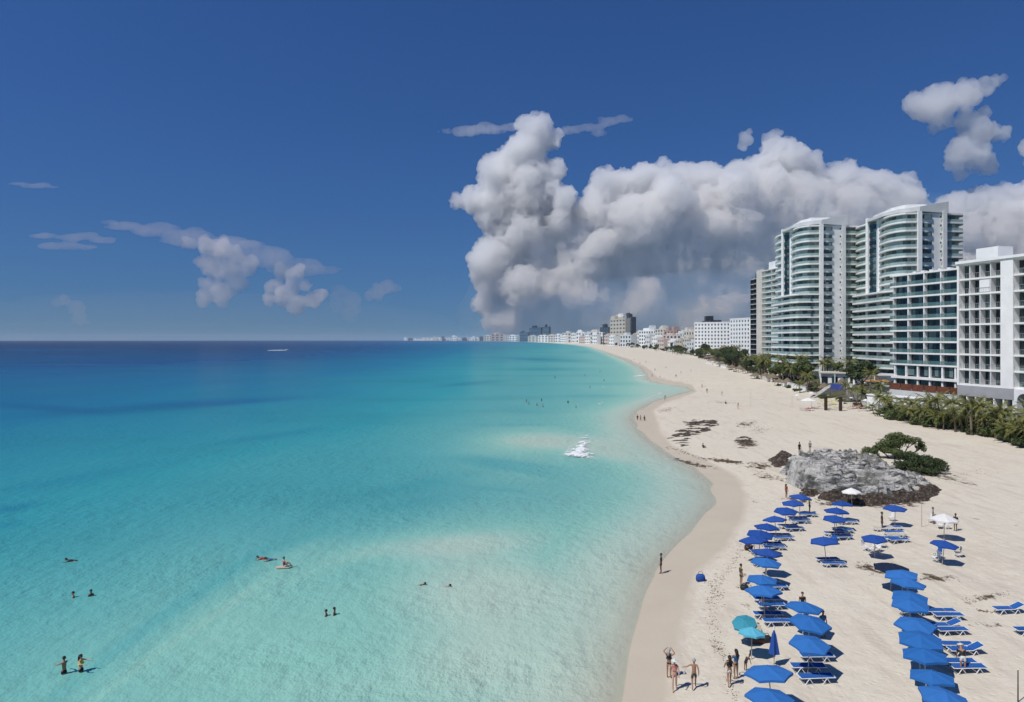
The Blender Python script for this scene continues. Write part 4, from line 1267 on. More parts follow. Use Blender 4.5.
def rock_field(name, poly, step, hfun, mat, label, cat, base_drop=.5, group='rocks on the beach'):
    poly = np.array(poly)
    x0, y0 = poly.min(0) - 1; x1, y1 = poly.max(0) + 1
    xs = np.arange(x0, x1, step); ys = np.arange(y0, y1, step)
    X, Y = np.meshgrid(xs, ys)
    P = np.stack([X.ravel(), Y.ravel()], 1)
    loop = np.vstack([poly, poly[:1]])
    d = seg_dist(P, loop).reshape(X.shape)
    d = np.where(in_poly(X, Y, poly), d, -d)
    d = d + (fbm(X, Y, 2.6, 21) - .5) * 2.2
    Zg = fields(P)[2].reshape(X.shape)
    Z = Zg + hfun(X, Y, d)
    Z = np.maximum(Z, Zg - base_drop)
    n, m = X.shape
    keep = (Z > Zg - base_drop + .01).ravel()
    i, j = np.meshgrid(np.arange(n - 1), np.arange(m - 1), indexing='ij')
    qd = np.stack([i * m + j, i * m + j + 1, (i + 1) * m + j + 1, (i + 1) * m + j], -1).reshape(-1, 4)
    qd = qd[keep[qd].any(1)]
    used = np.unique(qd)
    mp = np.full(n * m, -1); mp[used] = np.arange(len(used))
    V = np.column_stack([X.ravel(), Y.ravel(), Z.ravel()])[used]
    o0 = V.mean(0); o0[2] = V[:, 2].min()
    me = np_mesh(name, V - o0, mp[qd])
    me.polygons.foreach_set('use_smooth', np.zeros(len(qd), bool))
    me.materials.append(mat)
    o = link(name, me); o.location = o0
    tag(o, label, cat, group)
    ROCKS.append((BVHTree.FromPolygons([tuple(v) for v in V], [tuple(int(a) for a in f) for f in mp[qd]]), o))
    return o
def ridg(X, Y, s, seed):
    return 1 - np.abs(fbm(X, Y, s, seed, 4) * 2 - 1) * 2
RP = [at(*p, h) .xy[:] for *p, h in [(780, 478, .2), (783, 462, 1.5), (791, 450, 2.5), (797, 444, 2.4), (806, 440, 2.1), (816, 440, 1.9), (838, 441, 1.6), (856, 446, 1.2), (878, 455, .8), (900, 464, .5), (926, 474, .4), (942, 484, .3), (937, 492, 0), (914, 499, 0), (877, 502, 0), (840, 498, 0), (806, 491, 0), (786, 485, 0)]]
def h_main(X, Y, d):
    edge = sm(d, -.1, 1.6)
    xr = sm(X, 33, 56)
    h = edge * (2.5 - 2.4 * xr + 1.0 * (ridg(X, Y, 6, 3) - .4) + .8 * (ridg(X, Y, 2.3, 5) - .4) + .45 * (fbm(X, Y, .8, 6, 3) - .5) * 2)
    st = .6
    h = h * .35 + .65 * (np.floor(h / st) * st + st * sm((h / st) % 1, .6, 1.0))
    return np.where(d > -.3, h + (edge - 1) * .5, -1)
rock_field('rock_outcrop', RP, .2, h_main, ROCK, 'large pale grey limestone outcrop on the beach between the umbrellas and the shrubs', 'rock')
RB = [at(*p).xy[:] for p in [(822, 490), (850, 488), (880, 490), (915, 488), (936, 488), (938, 496), (915, 502), (875, 505), (840, 503), (822, 499)]]
def h_low(a, b_, s=1.4, seed=9):
    def f(X, Y, d):
        return np.where(d > -.4, sm(d, -.4, 1.0) * (a + b_ * (ridg(X, Y, s, seed) - .25)) - .05, -1)
    return f
rock_field('dark_reef', RB, .16, h_low(.35, .7, 1.1), DROCK, 'long dark brown rubble of rock and seaweed at the front foot of the outcrop', 'rock', .25)
RL = [at(*p).xy[:] for p in [(768, 463), (773, 457), (783, 453), (789, 456), (788, 463), (778, 467)]]
rock_field('dark_boulder', RL, .15, h_low(.3, .6, 1.3, 11), DROCK, 'small dark brown boulder at the seaward end of the outcrop', 'rock', .25)
RD = [at(*p).xy[:] for p in [(800, 493), (806, 488), (815, 488), (820, 493), (812, 496)]]
rock_field('dark_boulder', RD, .12, h_low(.2, .5, 1.0, 12), DROCK, 'dark flat rock behind the rearmost umbrella of the seaward row', 'rock', .25)
RE = [at(*p).xy[:] for p in [(684, 421), (700, 419), (717, 420), (716, 424), (708, 430), (694, 436), (687, 441), (689, 448), (683, 447), (671, 438), (676, 432), (690, 427)]]
def h_ledge(X, Y, d):
    r = ridg(X * .3 - Y * .1, Y * .55 + X * .1, 1.3, 14) * .62 + ridg(X, Y, 1.0, 15) * .3
    return np.where(d > -1.0, (r - .50) * .8 * sm(d, -1, 1.2) - .03, -1)
rock_field('rock_ledge', RE, .3, h_ledge, DROCK, 'broken dark rock ledge in curved streaks on the empty sand near the point', 'rock', .12)
RG = [at(*p).xy[:] for p in [(738, 441), (744, 437), (755, 442), (752, 447), (742, 448)]]
rock_field('rock_ledge', RG, .22, h_ledge, DROCK, 'small dark rock patch on the open sand right of the curved rock ledge', 'rock', .12)
rnd = random.Random(77)
def litter(name, spots, n, size, mat, label_kind='stuff'):
    m = MB()
    for _ in range(n):
        x0, y0, x1, y1, w = rnd.choice(spots)
        t = rnd.random()
        p = at(x0 + (x1 - x0) * t + rnd.gauss(0, w), y0 + (y1 - y0) * t + rnd.gauss(0, w * .25))
        s = size * rnd.uniform(.4, 1.6) * (p.y / 60) ** .5
        a = rnd.uniform(0, PI)
        k = 5
        vs = [(p.x + math.cos(a + 2 * PI * j / k) * s * rnd.uniform(.5, 1.3), p.y + math.sin(a + 2 * PI * j / k) * s * rnd.uniform(.5, 1.3) * .7, p.z - .02) for j in range(k)] + [(p.x, p.y, p.z + s * .35)]
        m.add(vs, [(j, (j + 1) % k, k) for j in range(k)])
    o = m.build(name, mat)
    tag(o, kind='stuff')
WEED = simple('dry_seaweed', (.10, .07, .04), .95, .4, 6)
litter('seaweed_litter', [(735, 702, 728, 660, 3), (728, 660, 715, 640, 3), (716, 640, 712, 600, 3.5), (714, 600, 720, 575, 4), (724, 575, 748, 540, 4), (716, 600, 712, 580, 4)], 700, .085, WEED)
litter('seaweed_litter', [(668, 447, 700, 458, 2), (700, 458, 745, 464, 1.5), (745, 464, 775, 462, 2.5), (755, 470, 800, 485, 4), (735, 441, 755, 446, 3), (740, 425, 768, 430, 4), (710, 402, 735, 403, 3), (660, 412, 672, 408, 2)], 520, .11, WEED)
litter('seaweed_litter', [(905, 578, 955, 580, 3), (965, 600, 1005, 594, 5), (975, 610, 990, 612, 2), (862, 562, 880, 572, 3), (740, 585, 755, 590, 5), (940, 478, 990, 470, 6), (870, 575, 890, 570, 3)], 340, .09, WEED)
# ------------------------------------------------------------------ beach furniture
def fabric(name, col, var=.14):
    b = NB(name)
    co = b.coord()
    cc = b.mix(b.noise(co, 1.2, 4), tuple(x * (1 - var) for x in col), tuple(x * (1 + var) for x in col))
    cc = b.mix(b.math('MULTIPLY', b.n('ShaderNodeObjectInfo').outputs['Random'], .5), cc, tuple(min(1, x * 1.3 + .02) for x in col))
    b.base(cc, .75, .2, b.bump(b.noise(co, 3, 3), .25, .04))
    tr = b.n('ShaderNodeBsdfTranslucent'); b.t.links.new(cc, tr.inputs[0])
    mx = b.n('ShaderNodeMixShader', i_0=.15)
    b.t.links.new(b.p.outputs[0], mx.inputs[1]); b.t.links.new(tr.outputs[0], mx.inputs[2])
    b.t.links.new(mx.outputs[0], b.out.inputs[0])
    return b.m
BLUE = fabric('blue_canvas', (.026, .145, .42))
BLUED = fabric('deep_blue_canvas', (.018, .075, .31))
NAVY = fabric('navy_canvas', (.012, .02, .05))
TEAL = fabric('teal_canvas', (.04, .26, .34))
AQUA = fabric('aqua_canvas', (.10, .40, .52))
CANVAS = fabric('white_canvas', (.72, .71, .68))
SLING = fabric('blue_sling', (.018, .10, .34))
PLAST = simple('white_plastic', (.72, .72, .70), .4, .05)
POLE = simple('pole_wood', (.42, .36, .28), .5, .15)
YEL = fabric('yellow_fabric', (.55, .45, .06)); RED = fabric('red_fabric', (.40, .06, .03)); STRP = fabric('cream_fabric', (.5, .46, .36))

def umbrella_meshes(rad, h, drop, fab, n=8, scal=.06):
    m = MB()
    rim, mid = [], []
    for i in range(n * 2):
        a = PI * i / n
        k = 1.0 if i % 2 == 0 else math.cos(PI / n) * (1 - scal * .3)
        rim.append((math.cos(a) * rad * k, math.sin(a) * rad * k, h - drop + (0 if i % 2 == 0 else .03)))
        k2 = .52 * (1 if i % 2 == 0 else math.cos(PI / n) * .97)
        mid.append((math.cos(a) * rad * k2, math.sin(a) * rad * k2, h - drop * .46 - (0 if i % 2 == 0 else .02)))
    N = n * 2
    vs = [(0, 0, h)] + mid + rim + [(x * 1.0, y * 1.0, z - .12) for x, y, z in rim] + [(x * .985, y * .985, z - .125) for x, y, z in rim] + [(x * .98, y * .98, z - .02) for x, y, z in rim] + [(x, y, z - .02) for x, y, z in mid] + [(0, 0, h - .03)]
    fs = []
    for i in range(N):
        j = (i + 1) % N
        fs += [(0, 1 + i, 1 + j)]
        for r_ in range(5):
            a, b_ = 1 + r_ * N, 1 + (r_ + 1) * N
            fs.append((a + i, b_ + i, b_ + j, a + j))
        fs.append((1 + 5 * N + j, 1 + 5 * N + i, 1 + 6 * N))
    m.add(vs, fs)
    can = m.mesh('canopy', fab)
    ribs = []
    for i in range(n):
        a = 2 * PI * i / n
        ribs.append(MB().tube([(0, 0, h - .06), (math.cos(a) * rad * .52, math.sin(a) * rad * .52, h - drop * .46 - .05), (math.cos(a) * rad * .97, math.sin(a) * rad * .97, h - drop - .04)], .012, 4).mesh('rib', POLE))
    pole = MB().tube([(0, 0, -.5), (0, 0, h - .05)], .03, 8).mesh('pole', POLE)
    fin = MB().tube([(0, 0, h - .02), (0, 0, h + .03), (0, 0, h + .07)], [.04, .025, .01], 8).mesh('finial', fab)
    return can, pole, ribs, fin
UM = {'blue': umbrella_meshes(1.19, 2.3, .34, BLUE, 6), 'deep': umbrella_meshes(1.18, 2.3, .38, BLUED, 6), 'dark': umbrella_meshes(1.35, 2.2, .40, NAVY), 'aqua': umbrella_meshes(.82, 1.9, .34, AQUA), 'teal': umbrella_meshes(.82, 1.9, .34, TEAL), 'white': umbrella_meshes(1.2, 2.4, .55, CANVAS)}
um_proto = {}
def umbrella(kind, px, py, label, group, s=1.0, tilt=None, rnd=random.Random(3)):
    can, pole, ribs, fin = UM[kind]
    h = {'teal': 1.7, 'aqua': 1.7, 'white': 2.05, 'dark': 1.95}.get(kind, 2.05)
    p = at(px, py, h * s)
    p.z -= 0
    if kind not in um_proto:
        r = empty('beach_umbrella')
        link('canopy', can, r); link('pole', pole, r); link('finial', fin, r)
        for rb_ in ribs: link('rib', rb_, r)
        um_proto[kind] = r
    else:
        r = copy_tree(um_proto[kind])
    r.location = p
    t = tilt or (rnd.uniform(-.1, .1), rnd.uniform(-.1, .1))
    s *= rnd.uniform(.95, 1.05)
    r.rotation_euler = (t[0], t[1], rnd.gauss(0, .22))
    r.scale = (s, s, s)
    tag(r, label, 'umbrella', group)
    return r, p

# lounger: white tube frame on splayed legs with a blue sling
def lounger_meshes(sling, rise=.0):
    L = 1.95; w = .31; z = .36
    def prof(x):
        return z + (max(0, x - 1.25) * rise)
    fr = MB()
    for y in (-w, w):
        fr.tube([(0, y, z - .02), (1.25, y, z), (L, y, prof(L))], .022, 6)
    for x in (0, L): fr.tube([(x, -w, prof(x) - (.02 if x == 0 else 0)), (x, w, prof(x) - (.02 if x == 0 else 0))], .022, 6)
    legs = []
    for x, dx in ((.45, -.24), (.45, .24), (1.45, -.24), (1.45, .24)):
        lg = MB()
        for y in (-w, w): lg.tube([(x, y, z - .02), (x + dx, y, 0)], .022, 6)
        lg.tube([(x + dx, -w, .02), (x + dx, w, .02)], .02, 6)
        legs.append(lg.mesh('leg', PLAST))
    def sheet(x0, x1):
        m = MB(); n = 8
        vs = []
        for i in range(n + 1):
            x = x0 + (x1 - x0) * i / n
            for j in range(5):
                y = -w + .02 + (2 * w - .04) * j / 4
                vs.append((x, y, prof(x) + .02 - .03 * math.sin(PI * j / 4)))
        k = len(vs)
        vs += [(a, b_, c_ - .018) for a, b_, c_ in vs]
        fs = []
        for i in range(n):
            for j in range(4):
                a = i * 5 + j
                fs += [(a, a + 5, a + 6, a + 1), (k + a, k + a + 1, k + a + 6, k + a + 5)]
        for i in range(n):
            a = i * 5; fs += [(a, k + a, k + a + 5, a + 5), (a + 4, a + 9, k + a + 9, k + a + 4)]
        for j in range(4):
            fs += [(j, j + 1, k + j + 1, k + j)]; e = n * 5 + j; fs += [(e, k + e, k + e + 1, e + 1)]
        m.add(vs, fs)
        return m
    return fr.mesh('frame', PLAST), legs, sheet(.03, 1.22).mesh('seat', sling), sheet(1.27, L - .02).mesh('backrest', sling)
LG = {'flat': lounger_meshes(SLING), 'raised': lounger_meshes(SLING, .45), 'yellow': lounger_meshes(YEL, .5), 'red': lounger_meshes(RED, .3), 'cream': lounger_meshes(STRP, .1)}
lg_proto = {}
def lounger(kind, p, rz, label, group='loungers under the umbrellas'):
    if kind not in lg_proto:
        fr, legs, st, bk = LG[kind]
        r = empty('sun_lounger')
        link('frame', fr, r); link('seat', st, r); link('backrest', bk, r)
        for l in legs: link('leg', l, r)
        lg_proto[kind] = r
    else:
        r = copy_tree(lg_proto[kind])
    x, y = p
    r.location = (x, y, HZ(x + math.cos(rz), y + math.sin(rz)) - .01)
    r.rotation_euler = (0, 0, rz)
    tag(r, label, 'lounger', group)
    return r

UMB = [  # rows from the camera outward: kind, canopy centre, loungers (dx, dy, kind) beneath
    ('seaward row', 'blue', [(769.5, 696, 0), (773, 674, 1), (765, 591.5, 2), (761.6, 577.5, 2), (764, 561, 2), (766, 552, 0), (755.8, 540, 1), (758.7, 533.3, 2), (766.2, 526, 2), (776.5, 518, 2), (785.5, 509.6, 2), (793.6, 502.5, 2), (799.2, 496.6, 1)]),
    ('short front row', 'blue', [(807.8, 640, 2), (806.5, 621.5, 1), (802.6, 606.5, 0)]),
    ('back middle cluster', 'deep', [(826.5, 540.5, 2), (834.5, 516.5, 2), (836.2, 511, 1), (842.3, 503, 1)]),
    ('landward row', 'blue', [(939, 695, 0), (933, 674.7, 0), (926.5, 655, 0), (920, 639, 0), (915.7, 622.5, 0), (909.6, 604, 1), (908.5, 595, 1), (905.8, 582, 1), (903.6, 573.3, 0)]),
]
gap = {'seaward row': 'sea-side row', 'short front row': 'short front row', 'back middle cluster': 'middle cluster by the reef', 'landward row': 'landward row'}
rnd = random.Random(12)
for row, kind, lst in UMB:
    for i, (px, py, nl) in enumerate(lst):
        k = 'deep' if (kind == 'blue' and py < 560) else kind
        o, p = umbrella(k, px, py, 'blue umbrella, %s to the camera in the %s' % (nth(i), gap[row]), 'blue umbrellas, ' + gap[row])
        for q in range(nl):
            yy = p.y + (.55 if q else -.75)
            lounger('flat', (p.x - .7 + rnd.uniform(-.15, .15) + (.25 if row == 'seaward row' else 0), yy), rnd.uniform(-.07, .07),
                    '%s-side blue lounger under the %s umbrella of the %s' % (('near', 'far')[q], nth(i), gap[row]))
umbrella('dark', 890.8, 565, 'dark navy umbrella at the back end of the landward row', 'other umbrellas')
for (px, py, w) in [(895, 507.5, 'rearmost blue umbrella standing alone over a chair near the reef'), (875, 536, 'blue umbrella over a clutter of white chairs left of the white-topped ones'), (942, 542, 'blue umbrella alone over two folding chairs on the right')]:
    umbrella('deep', px, py, w, 'scattered blue umbrellas', .95)
umbrella('white', 852, 490.3, 'white umbrella right in front of the dark reef', 'white umbrellas', .9)
umbrella('white', 944, 517, 'wide white umbrella with people and chairs under it on the right', 'white umbrellas', 1.05)
umbrella('teal', 747.0, 615.5, 'upper of the two teal umbrellas beside the closed blue one', 'teal umbrellas', tilt=(.25, -.3))
umbrella('aqua', 751.5, 631.5, 'lower and paler of the two teal umbrellas beside the closed blue one', 'teal umbrellas', tilt=(-.1, .05))
# closed umbrella
p = at(774, 666)
r = empty('closed_umbrella', p); tag(r, 'closed blue umbrella standing folded behind the second front umbrella', 'umbrella')
m = MB(); n = 10
ring = []
for z, rr in ((2.15, .03), (1.9, .13), (1.3, .24), (.75, .34)):
    ring.append([(math.cos(2 * PI * j / n) * rr * (1 if j % 2 else .65), math.sin(2 * PI * j / n) * rr * (1 if j % 2 else .65), z) for j in range(n)])
vs = sum(ring, []); fs = [(i * n + j, i * n + (j + 1) % n, (i + 1) * n + (j + 1) % n, (i + 1) * n + j) for i in range(3) for j in range(n)]
fs += [tuple(range(n)), tuple(range(3 * n, 4 * n))[::-1]]
m.add(vs, fs); m.build('canopy', BLUED, r)
MB().tube([(0, 0, -.4), (0, 0, 2.3)], .03, 8).build('pole', POLE, r)
MB().tube([(0, 0, 2.15), (0, 0, 2.4)], [.06, .02], 8).build('finial', PLAST, r)

# free pairs on the landward side
prs = [(945, 617, 1), (949, 632, 1), (962, 651.5, 1), (964, 669, 1)]
for i, (px, py, _) in enumerate(prs):
    p = at(px, py)
    for q in (0, 1):
        lounger('raised' if (i + q) % 3 == 2 else 'flat', (p.x - .95 + rnd.uniform(-.1, .1), p.y + (.42 if q else -.38)), rnd.uniform(-.08, .05),
                'blue lounger, %s one of the %s pair beside the landward umbrellas' % (('nearer', 'farther')[q], ORD[3 - i] + '-nearest' if i < 3 else 'nearest'), 'lounger pairs beside the landward row')
p = at(1008, 613); lounger('raised', (p.x - .95, p.y), .03, 'lone blue lounger on open sand near the right edge, complete one')
p = at(1030, 634); lounger('raised', (p.x - .95, p.y), .0, 'blue lounger cut off by the right edge below the lone one')
# folding chairs
def chair_meshes(fab):
    m = MB()
    for y in (-.26, .26):
        m.tube([(-.25, y, 0), (.25, y, .42), (.33, y, .95)], .014, 5)
        m.tube([(.28, y, 0), (-.22, y, .42)], .014, 5)
        m.tube([(-.22, y, .62), (.3, y, .62)], .018, 5)
    for x, z in ((-.22, .42), (.25, .42), (.33, .95), (-.25, .01), (.28, .01)):
        m.tube([(x, -.26, z), (x, .26, z)], .013, 5)
    seat = MB().box(-.22, .24, -.25, .25, .405, .425)
    back = MB().add([(.255, -.25, .46), (.255, .25, .46), (.33, .25, .95), (.33, -.25, .95), (.275, -.25, .455), (.275, .25, .455), (.35, .25, .945), (.35, -.25, .945)], [(0, 1, 2, 3), (7, 6, 5, 4), (0, 4, 5, 1), (3, 2, 6, 7), (0, 3, 7, 4), (1, 5, 6, 2)])
    return m.mesh('frame', PLAST), seat.mesh('seat', fab), back.mesh('backrest', fab)
CHM = {k: chair_meshes(f) for k, f in (('blue', SLING), ('white', CANVAS), ('grey', simple('grey_fabric', (.12, .12, .13))), ('stripe', STRP))}
def chair(k, px, py, rz, label):
    p = at(px, py)
    r = empty('beach_chair', p, rz)
    a, b_, c_ = CHM[k]
    link('frame', a, r); link('seat', b_, r); link('backrest', c_, r)
    tag(r, label, 'beach chair', 'folding beach chairs')
chair('blue', 937, 559, .2, 'blue folding chair, middle of three under the lone right-hand umbrella')
chair('white', 935, 562, .0, 'white folding chair, left one of three under the lone right-hand umbrella')
chair('grey', 957, 557, -.3, 'grey folding chair right of the lone right-hand umbrella')
for i, (px, py, k, w) in enumerate([(871, 553, 'white', 'left of the pole'), (877, 552, 'white', 'right of the pole'), (883, 548, 'stripe', 'farthest right'), (866, 551, 'white', 'farthest left')]):
    chair(k, px, py, i * .7, 'folding chair under the umbrella left of the landward row, the one %s' % w)
for i, (px, py, w) in enumerate([(931, 523, 'left of the poles'), (940, 529, 'nearest'), (948, 529, 'on the right')]):
    chair('white', px, py, .4 + i, 'white folding chair under the wide white umbrella, the one %s' % w)
chair('white', 891, 521, .3, 'white chair under the rearmost lone blue umbrella')
for i, (px, py) in enumerate([(882, 531), (891, 530), (893, 535), (897, 538), (889, 541), (899, 543)]):
    p = at(px, py)
    lounger('cream' if i % 3 == 0 else 'flat', (p.x - .9, p.y), rnd.uniform(-.1, .1), '%s low lounger of the stack between the two lone umbrellas, %s from the back' % ('cream' if i % 3 == 0 else 'blue', ORD[i]), 'loungers between the lone umbrellas')
chair('blue', 748, 639, 1.2, 'blue-and-white beach chair under the teal umbrellas, left one')
chair('stripe', 755, 640, .6, 'cream beach chair under the teal umbrellas, right one')
# bags, coolers
def bag(px, py, mat, w, d, h, label, name='beach_bag'):
    p = at(px, py)
    m = MB(); m.smooth = True
    n = 8
    vs = []
    for z, k in ((0, .85), (h * .35, 1.0), (h * .8, .9), (h, .6)):
        for j in range(n):
            a = 2 * PI * j / n
            vs.append((math.copysign(abs(math.cos(a)) ** .6, math.cos(a)) * w * k * .5, math.copysign(abs(math.sin(a)) ** .6, math.sin(a)) * d * k * .5, z))
    fs = [(i * n + j, i * n + (j + 1) % n, (i + 1) * n + (j + 1) % n, (i + 1) * n + j) for i in range(3) for j in range(n)] + [tuple(range(n))[::-1], tuple(range(3 * n, 4 * n))]
    m.add(vs, fs)
    r = empty(name, p); m.build('body', mat, r)
    MB().tube([(-w * .3, 0, h * .9), (-w * .15, 0, h * 1.4), (w * .15, 0, h * 1.4), (w * .3, 0, h * .9)], .02, 5).build('handle', mat, r)
    tag(r, label, 'bag', 'bags on the sand')
bag(700.5, 581, BLUED, .8, .5, .55, 'blue bag with dark straps alone on the sand near the water')
bag(744.5, 589.5, simple('black_cloth', (.02, .02, .022)), .7, .5, .35, 'black bag on the sand beside the standing man')
bag(758, 643, simple('brown_cloth', (.11, .055, .04)), .9, .5, .4, 'brown heap of bags under the teal umbrellas')
bag(766, 642, MATS['black_cloth'], .8, .5, .4, 'dark bag in the shade right of the teal umbrellas')
bag(748, 550, MATS['black_cloth'], .7, .5, .5, 'dark bag under the middle of the sea-side row')
bag(834, 544, SLING, .7, .6, .7, 'blue towel bundle under the front umbrella of the middle cluster')
# thin poles and signs
for (px, py, h, lab) in [(921.7, 527, 2.3, 'thin bare pole left of the wide white umbrella'), (1018, 702, 1.7, 'thin dark stake in the sand at the lower right'), (750.8, 407, 4.2, 'thin tall pole on the empty beach'), (792, 409, 3.6, 'thin goal pole left of the beach club tent')]:
    p = at(px, py)
    r = empty('pole', p); tag(r, lab, 'pole', 'poles on the beach')
    MB().tube([(0, 0, -.3), (0, 0, h)], [.035, .025], 6).build('shaft', POLE if h > 2 else DWOOD, r)
    MB().tube([(0, 0, h), (0, 0, h + .06)], [.045, .02], 6).build('cap', PLAST, r)

# ------------------------------------------------------------------ beach club under the towers
def palapa(px, py, rad, h, label, open_=True):
    p = at(px, py)
    r = empty('thatched_hut', p); tag(r, label, 'thatched hut', 'thatched roofs along the beach')
    m = MB(); n = 14; rr = random.Random(int(px * 7))
    rings = [(.12, h), (rad * .45, h * .78), (rad * .8, h * .58), (rad, h * .45)]
    vs = []
    for q, z in rings:
        for j in range(n):
            a = 2 * PI * j / n
            f = 1 + rr.uniform(-.06, .06)
            vs.append((math.cos(a) * q * f, math.sin(a) * q * f, z + rr.uniform(-.08, .08)))
    for j in range(n):
        a = 2 * PI * j / n
        vs.append((math.cos(a) * rad * .93, math.sin(a) * rad * .93, h * .42))
    k = 5
    fs = [(i * n + (j + 1) % n, i * n + j, (i + 1) * n + j, (i + 1) * n + (j + 1) % n) for i in range(k - 1) for j in range(n)] + [tuple(range(n)), tuple(range((k - 1) * n, k * n))]
    m.add(vs, fs); m.build('thatch', THATCH, r)
    for j in range(5):
        a = 2 * PI * j / 5 + .3
        MB().tube([(math.cos(a) * rad * .75, math.sin(a) * rad * .75, -.5), (math.cos(a) * rad * .72, math.sin(a) * rad * .72, h * .55)], .07, 6).build('post', DWOOD, r)
for i, a in enumerate([(822, 392, 2.0, 3.2), (812, 390, 2.2, 3.2), (800, 389.5, 2.0, 3.0), (789, 387.5, 2.4, 3.1), (781, 385, 2.3, 3.0), (772, 383, 2.4, 3.0), (764, 381, 2.5, 3.2), (757, 378.5, 2.6, 3.1), (748, 375.5, 2.8, 3.2), (740, 372.5, 3.0, 3.4), (732, 370, 3.0, 3.3),
                       (722, 367.5, 3.2, 3.6), (712, 364, 3.4, 4.2), (726, 355, 7.5, 9.0), (716, 360.5, 4.0, 4.0), (704, 359.5, 3.2, 3.4), (843, 388, 1.6, 3.2)]):
    hx = random.Random(i)
    palapa(a[0] + hx.uniform(-3, 3), a[1] - (hx.uniform(-.5, 2) if a[0] > 705 and a[2] < 5 else 0), a[2] * hx.uniform(.8, 1.35), a[3] * hx.uniform(.9, 1.25), 'brown thatched hut on the landward edge of the beach, number %s of its row' % ORD[i])
for i, (px, py) in enumerate([(825.8, 410.5), (840.5, 411)]):
    p = at(px, py)
    r = empty('gate_post', p); tag(r, 'dark timber gate post of the beach club entrance, the %s one of two' % ('left', 'right')[i], 'post', 'gate posts of the beach club')
    MB().box(-.32, .32, -.3, .3, -.3, 3.5).build('shaft', DWOOD, r)
    MB().box(-.4, .4, -.38, .38, 3.5, 3.7).build('cap', DWOOD, r)
# stepped stone ramp and banner
def slab_thing(name, px, py, L, rz, prof, mat, label, cat, th=.5):
    p = at(px, py)
    m = MB()
    m.add([(x, -th / 2, z) for x, z in prof] + [(x, th / 2, z) for x, z in prof], [tuple(range(len(prof))), tuple(range(len(prof), 2 * len(prof)))[::-1]] + [(i, len(prof) + i, len(prof) + (i + 1) % len(prof), (i + 1) % len(prof)) for i in range(len(prof))])
    o = m.build(name, mat); o.location = p; o.rotation_euler[2] = rz
    return tag(o, label, cat)
slab_thing('stone_ramp', 812, 398, 0, .35, [(0, -1), (14, -1), (14, 4.2), (9.5, 4.4), (6, 3.2), (3, 1.6), (0, .3)], STONE, 'sloping grey rubble stone ramp wall left of the blue banner', 'wall', 2.0)
slab_thing('stone_wall', 846, 400, 0, -.1, [(0, -1), (11, -1), (11, 2.6), (7, 3.6), (3, 4.0), (0, 3.9)], STONE, 'grey rubble stone wall under and right of the blue banner', 'wall', 1.2)
p = at(831.5, 396)
o = empty('banner', (p.x, p.y + .6, p.z + 2.6), .1); tag(o, 'plain violet-blue banner hung on the stone wall of the beach club', 'banner')
MB().add([(0, 0, 0), (3.9, 0, -.3), (4.1, 0, 1.6), (.1, 0, 1.9), (0, .04, 0), (3.9, .04, -.3), (4.1, .04, 1.6), (.1, .04, 1.9)], [(0, 1, 2, 3), (7, 6, 5, 4), (0, 4, 5, 1), (3, 2, 6, 7), (0, 3, 7, 4), (1, 5, 6, 2)]).build('cloth', fabric('violet_cloth', (.08, .12, .42)), o)
for x in (-.05, 4.1): MB().tube([(x, .08, -2.5), (x, .08, 2.1)], .05, 6).build('post', DWOOD, o)
# pool terrace
p = at(872, 395)
r = empty('pool_terrace', (p.x, p.y + 6, p.z), .05); tag(r, 'raised pool terrace with railing and dark posts behind the stone wall', 'terrace')
MB().box(0, 16, 0, 9, -1, 2.9).build('deck', SHADEP, r)
MB().box(-.3, 16, -.4, 0, 2.5, 3.0).build('edge', WHITE, r)
MB().box(1.5, 14, 1.5, 7, 2.9, 2.93).build('water', glassy('pool_water', (.03, .14, .3), .05), r)
for i in range(9): MB().tube([(i * 2, .2, 2.9), (i * 2, .2, 4.0)], .04, 6).build('railing_post', DWOOD, r)
MB().box(0, 16, .17, .23, 3.92, 4.0).build('handrail', DWOOD, r)
for i in range(5):
    x = p.x + 1.5 + i * 2.8
    o = copy_tree(lg_proto['flat']); o.location = (x, p.y + 7.6 + i * .1, p.z + 2.92 + .0); o.rotation_euler = (0, 0, 1.5)
    tag(o, 'blue lounger on the raised pool terrace, %s from the left' % ORD[i], 'lounger', 'loungers on the pool terrace')
# awnings and parasols on the terrace
for i, (px, py, mt, w) in enumerate([(862, 381, 'orange', 2.2), (872, 379, 'orange', 2.2), (884, 380, 'orange', 2.0), (876, 384, 'cream', 1.8), (866, 376.5, 'cream', 2.2)]):
    key = 'terrace_' + mt
    if key not in UM:
        UM[key] = umbrella_meshes(w, 2.6, .7, fabric(mt + '_canvas', (.42, .22, .07) if mt == 'orange' else (.5, .42, .28)))
    r = empty('parasol', at(px, py + 12)); r.location.z += 1.2
    can, pole, ribs, fin = UM[key]
    link('canopy', can, r); link('pole', pole, r); link('finial', fin, r)
    tag(r, '%s parasol on the hotel terrace above the pool, %s from the left' % (mt, ORD[[0, 2, 4, 3, 1][i]]), 'parasol', 'parasols on the terrace')
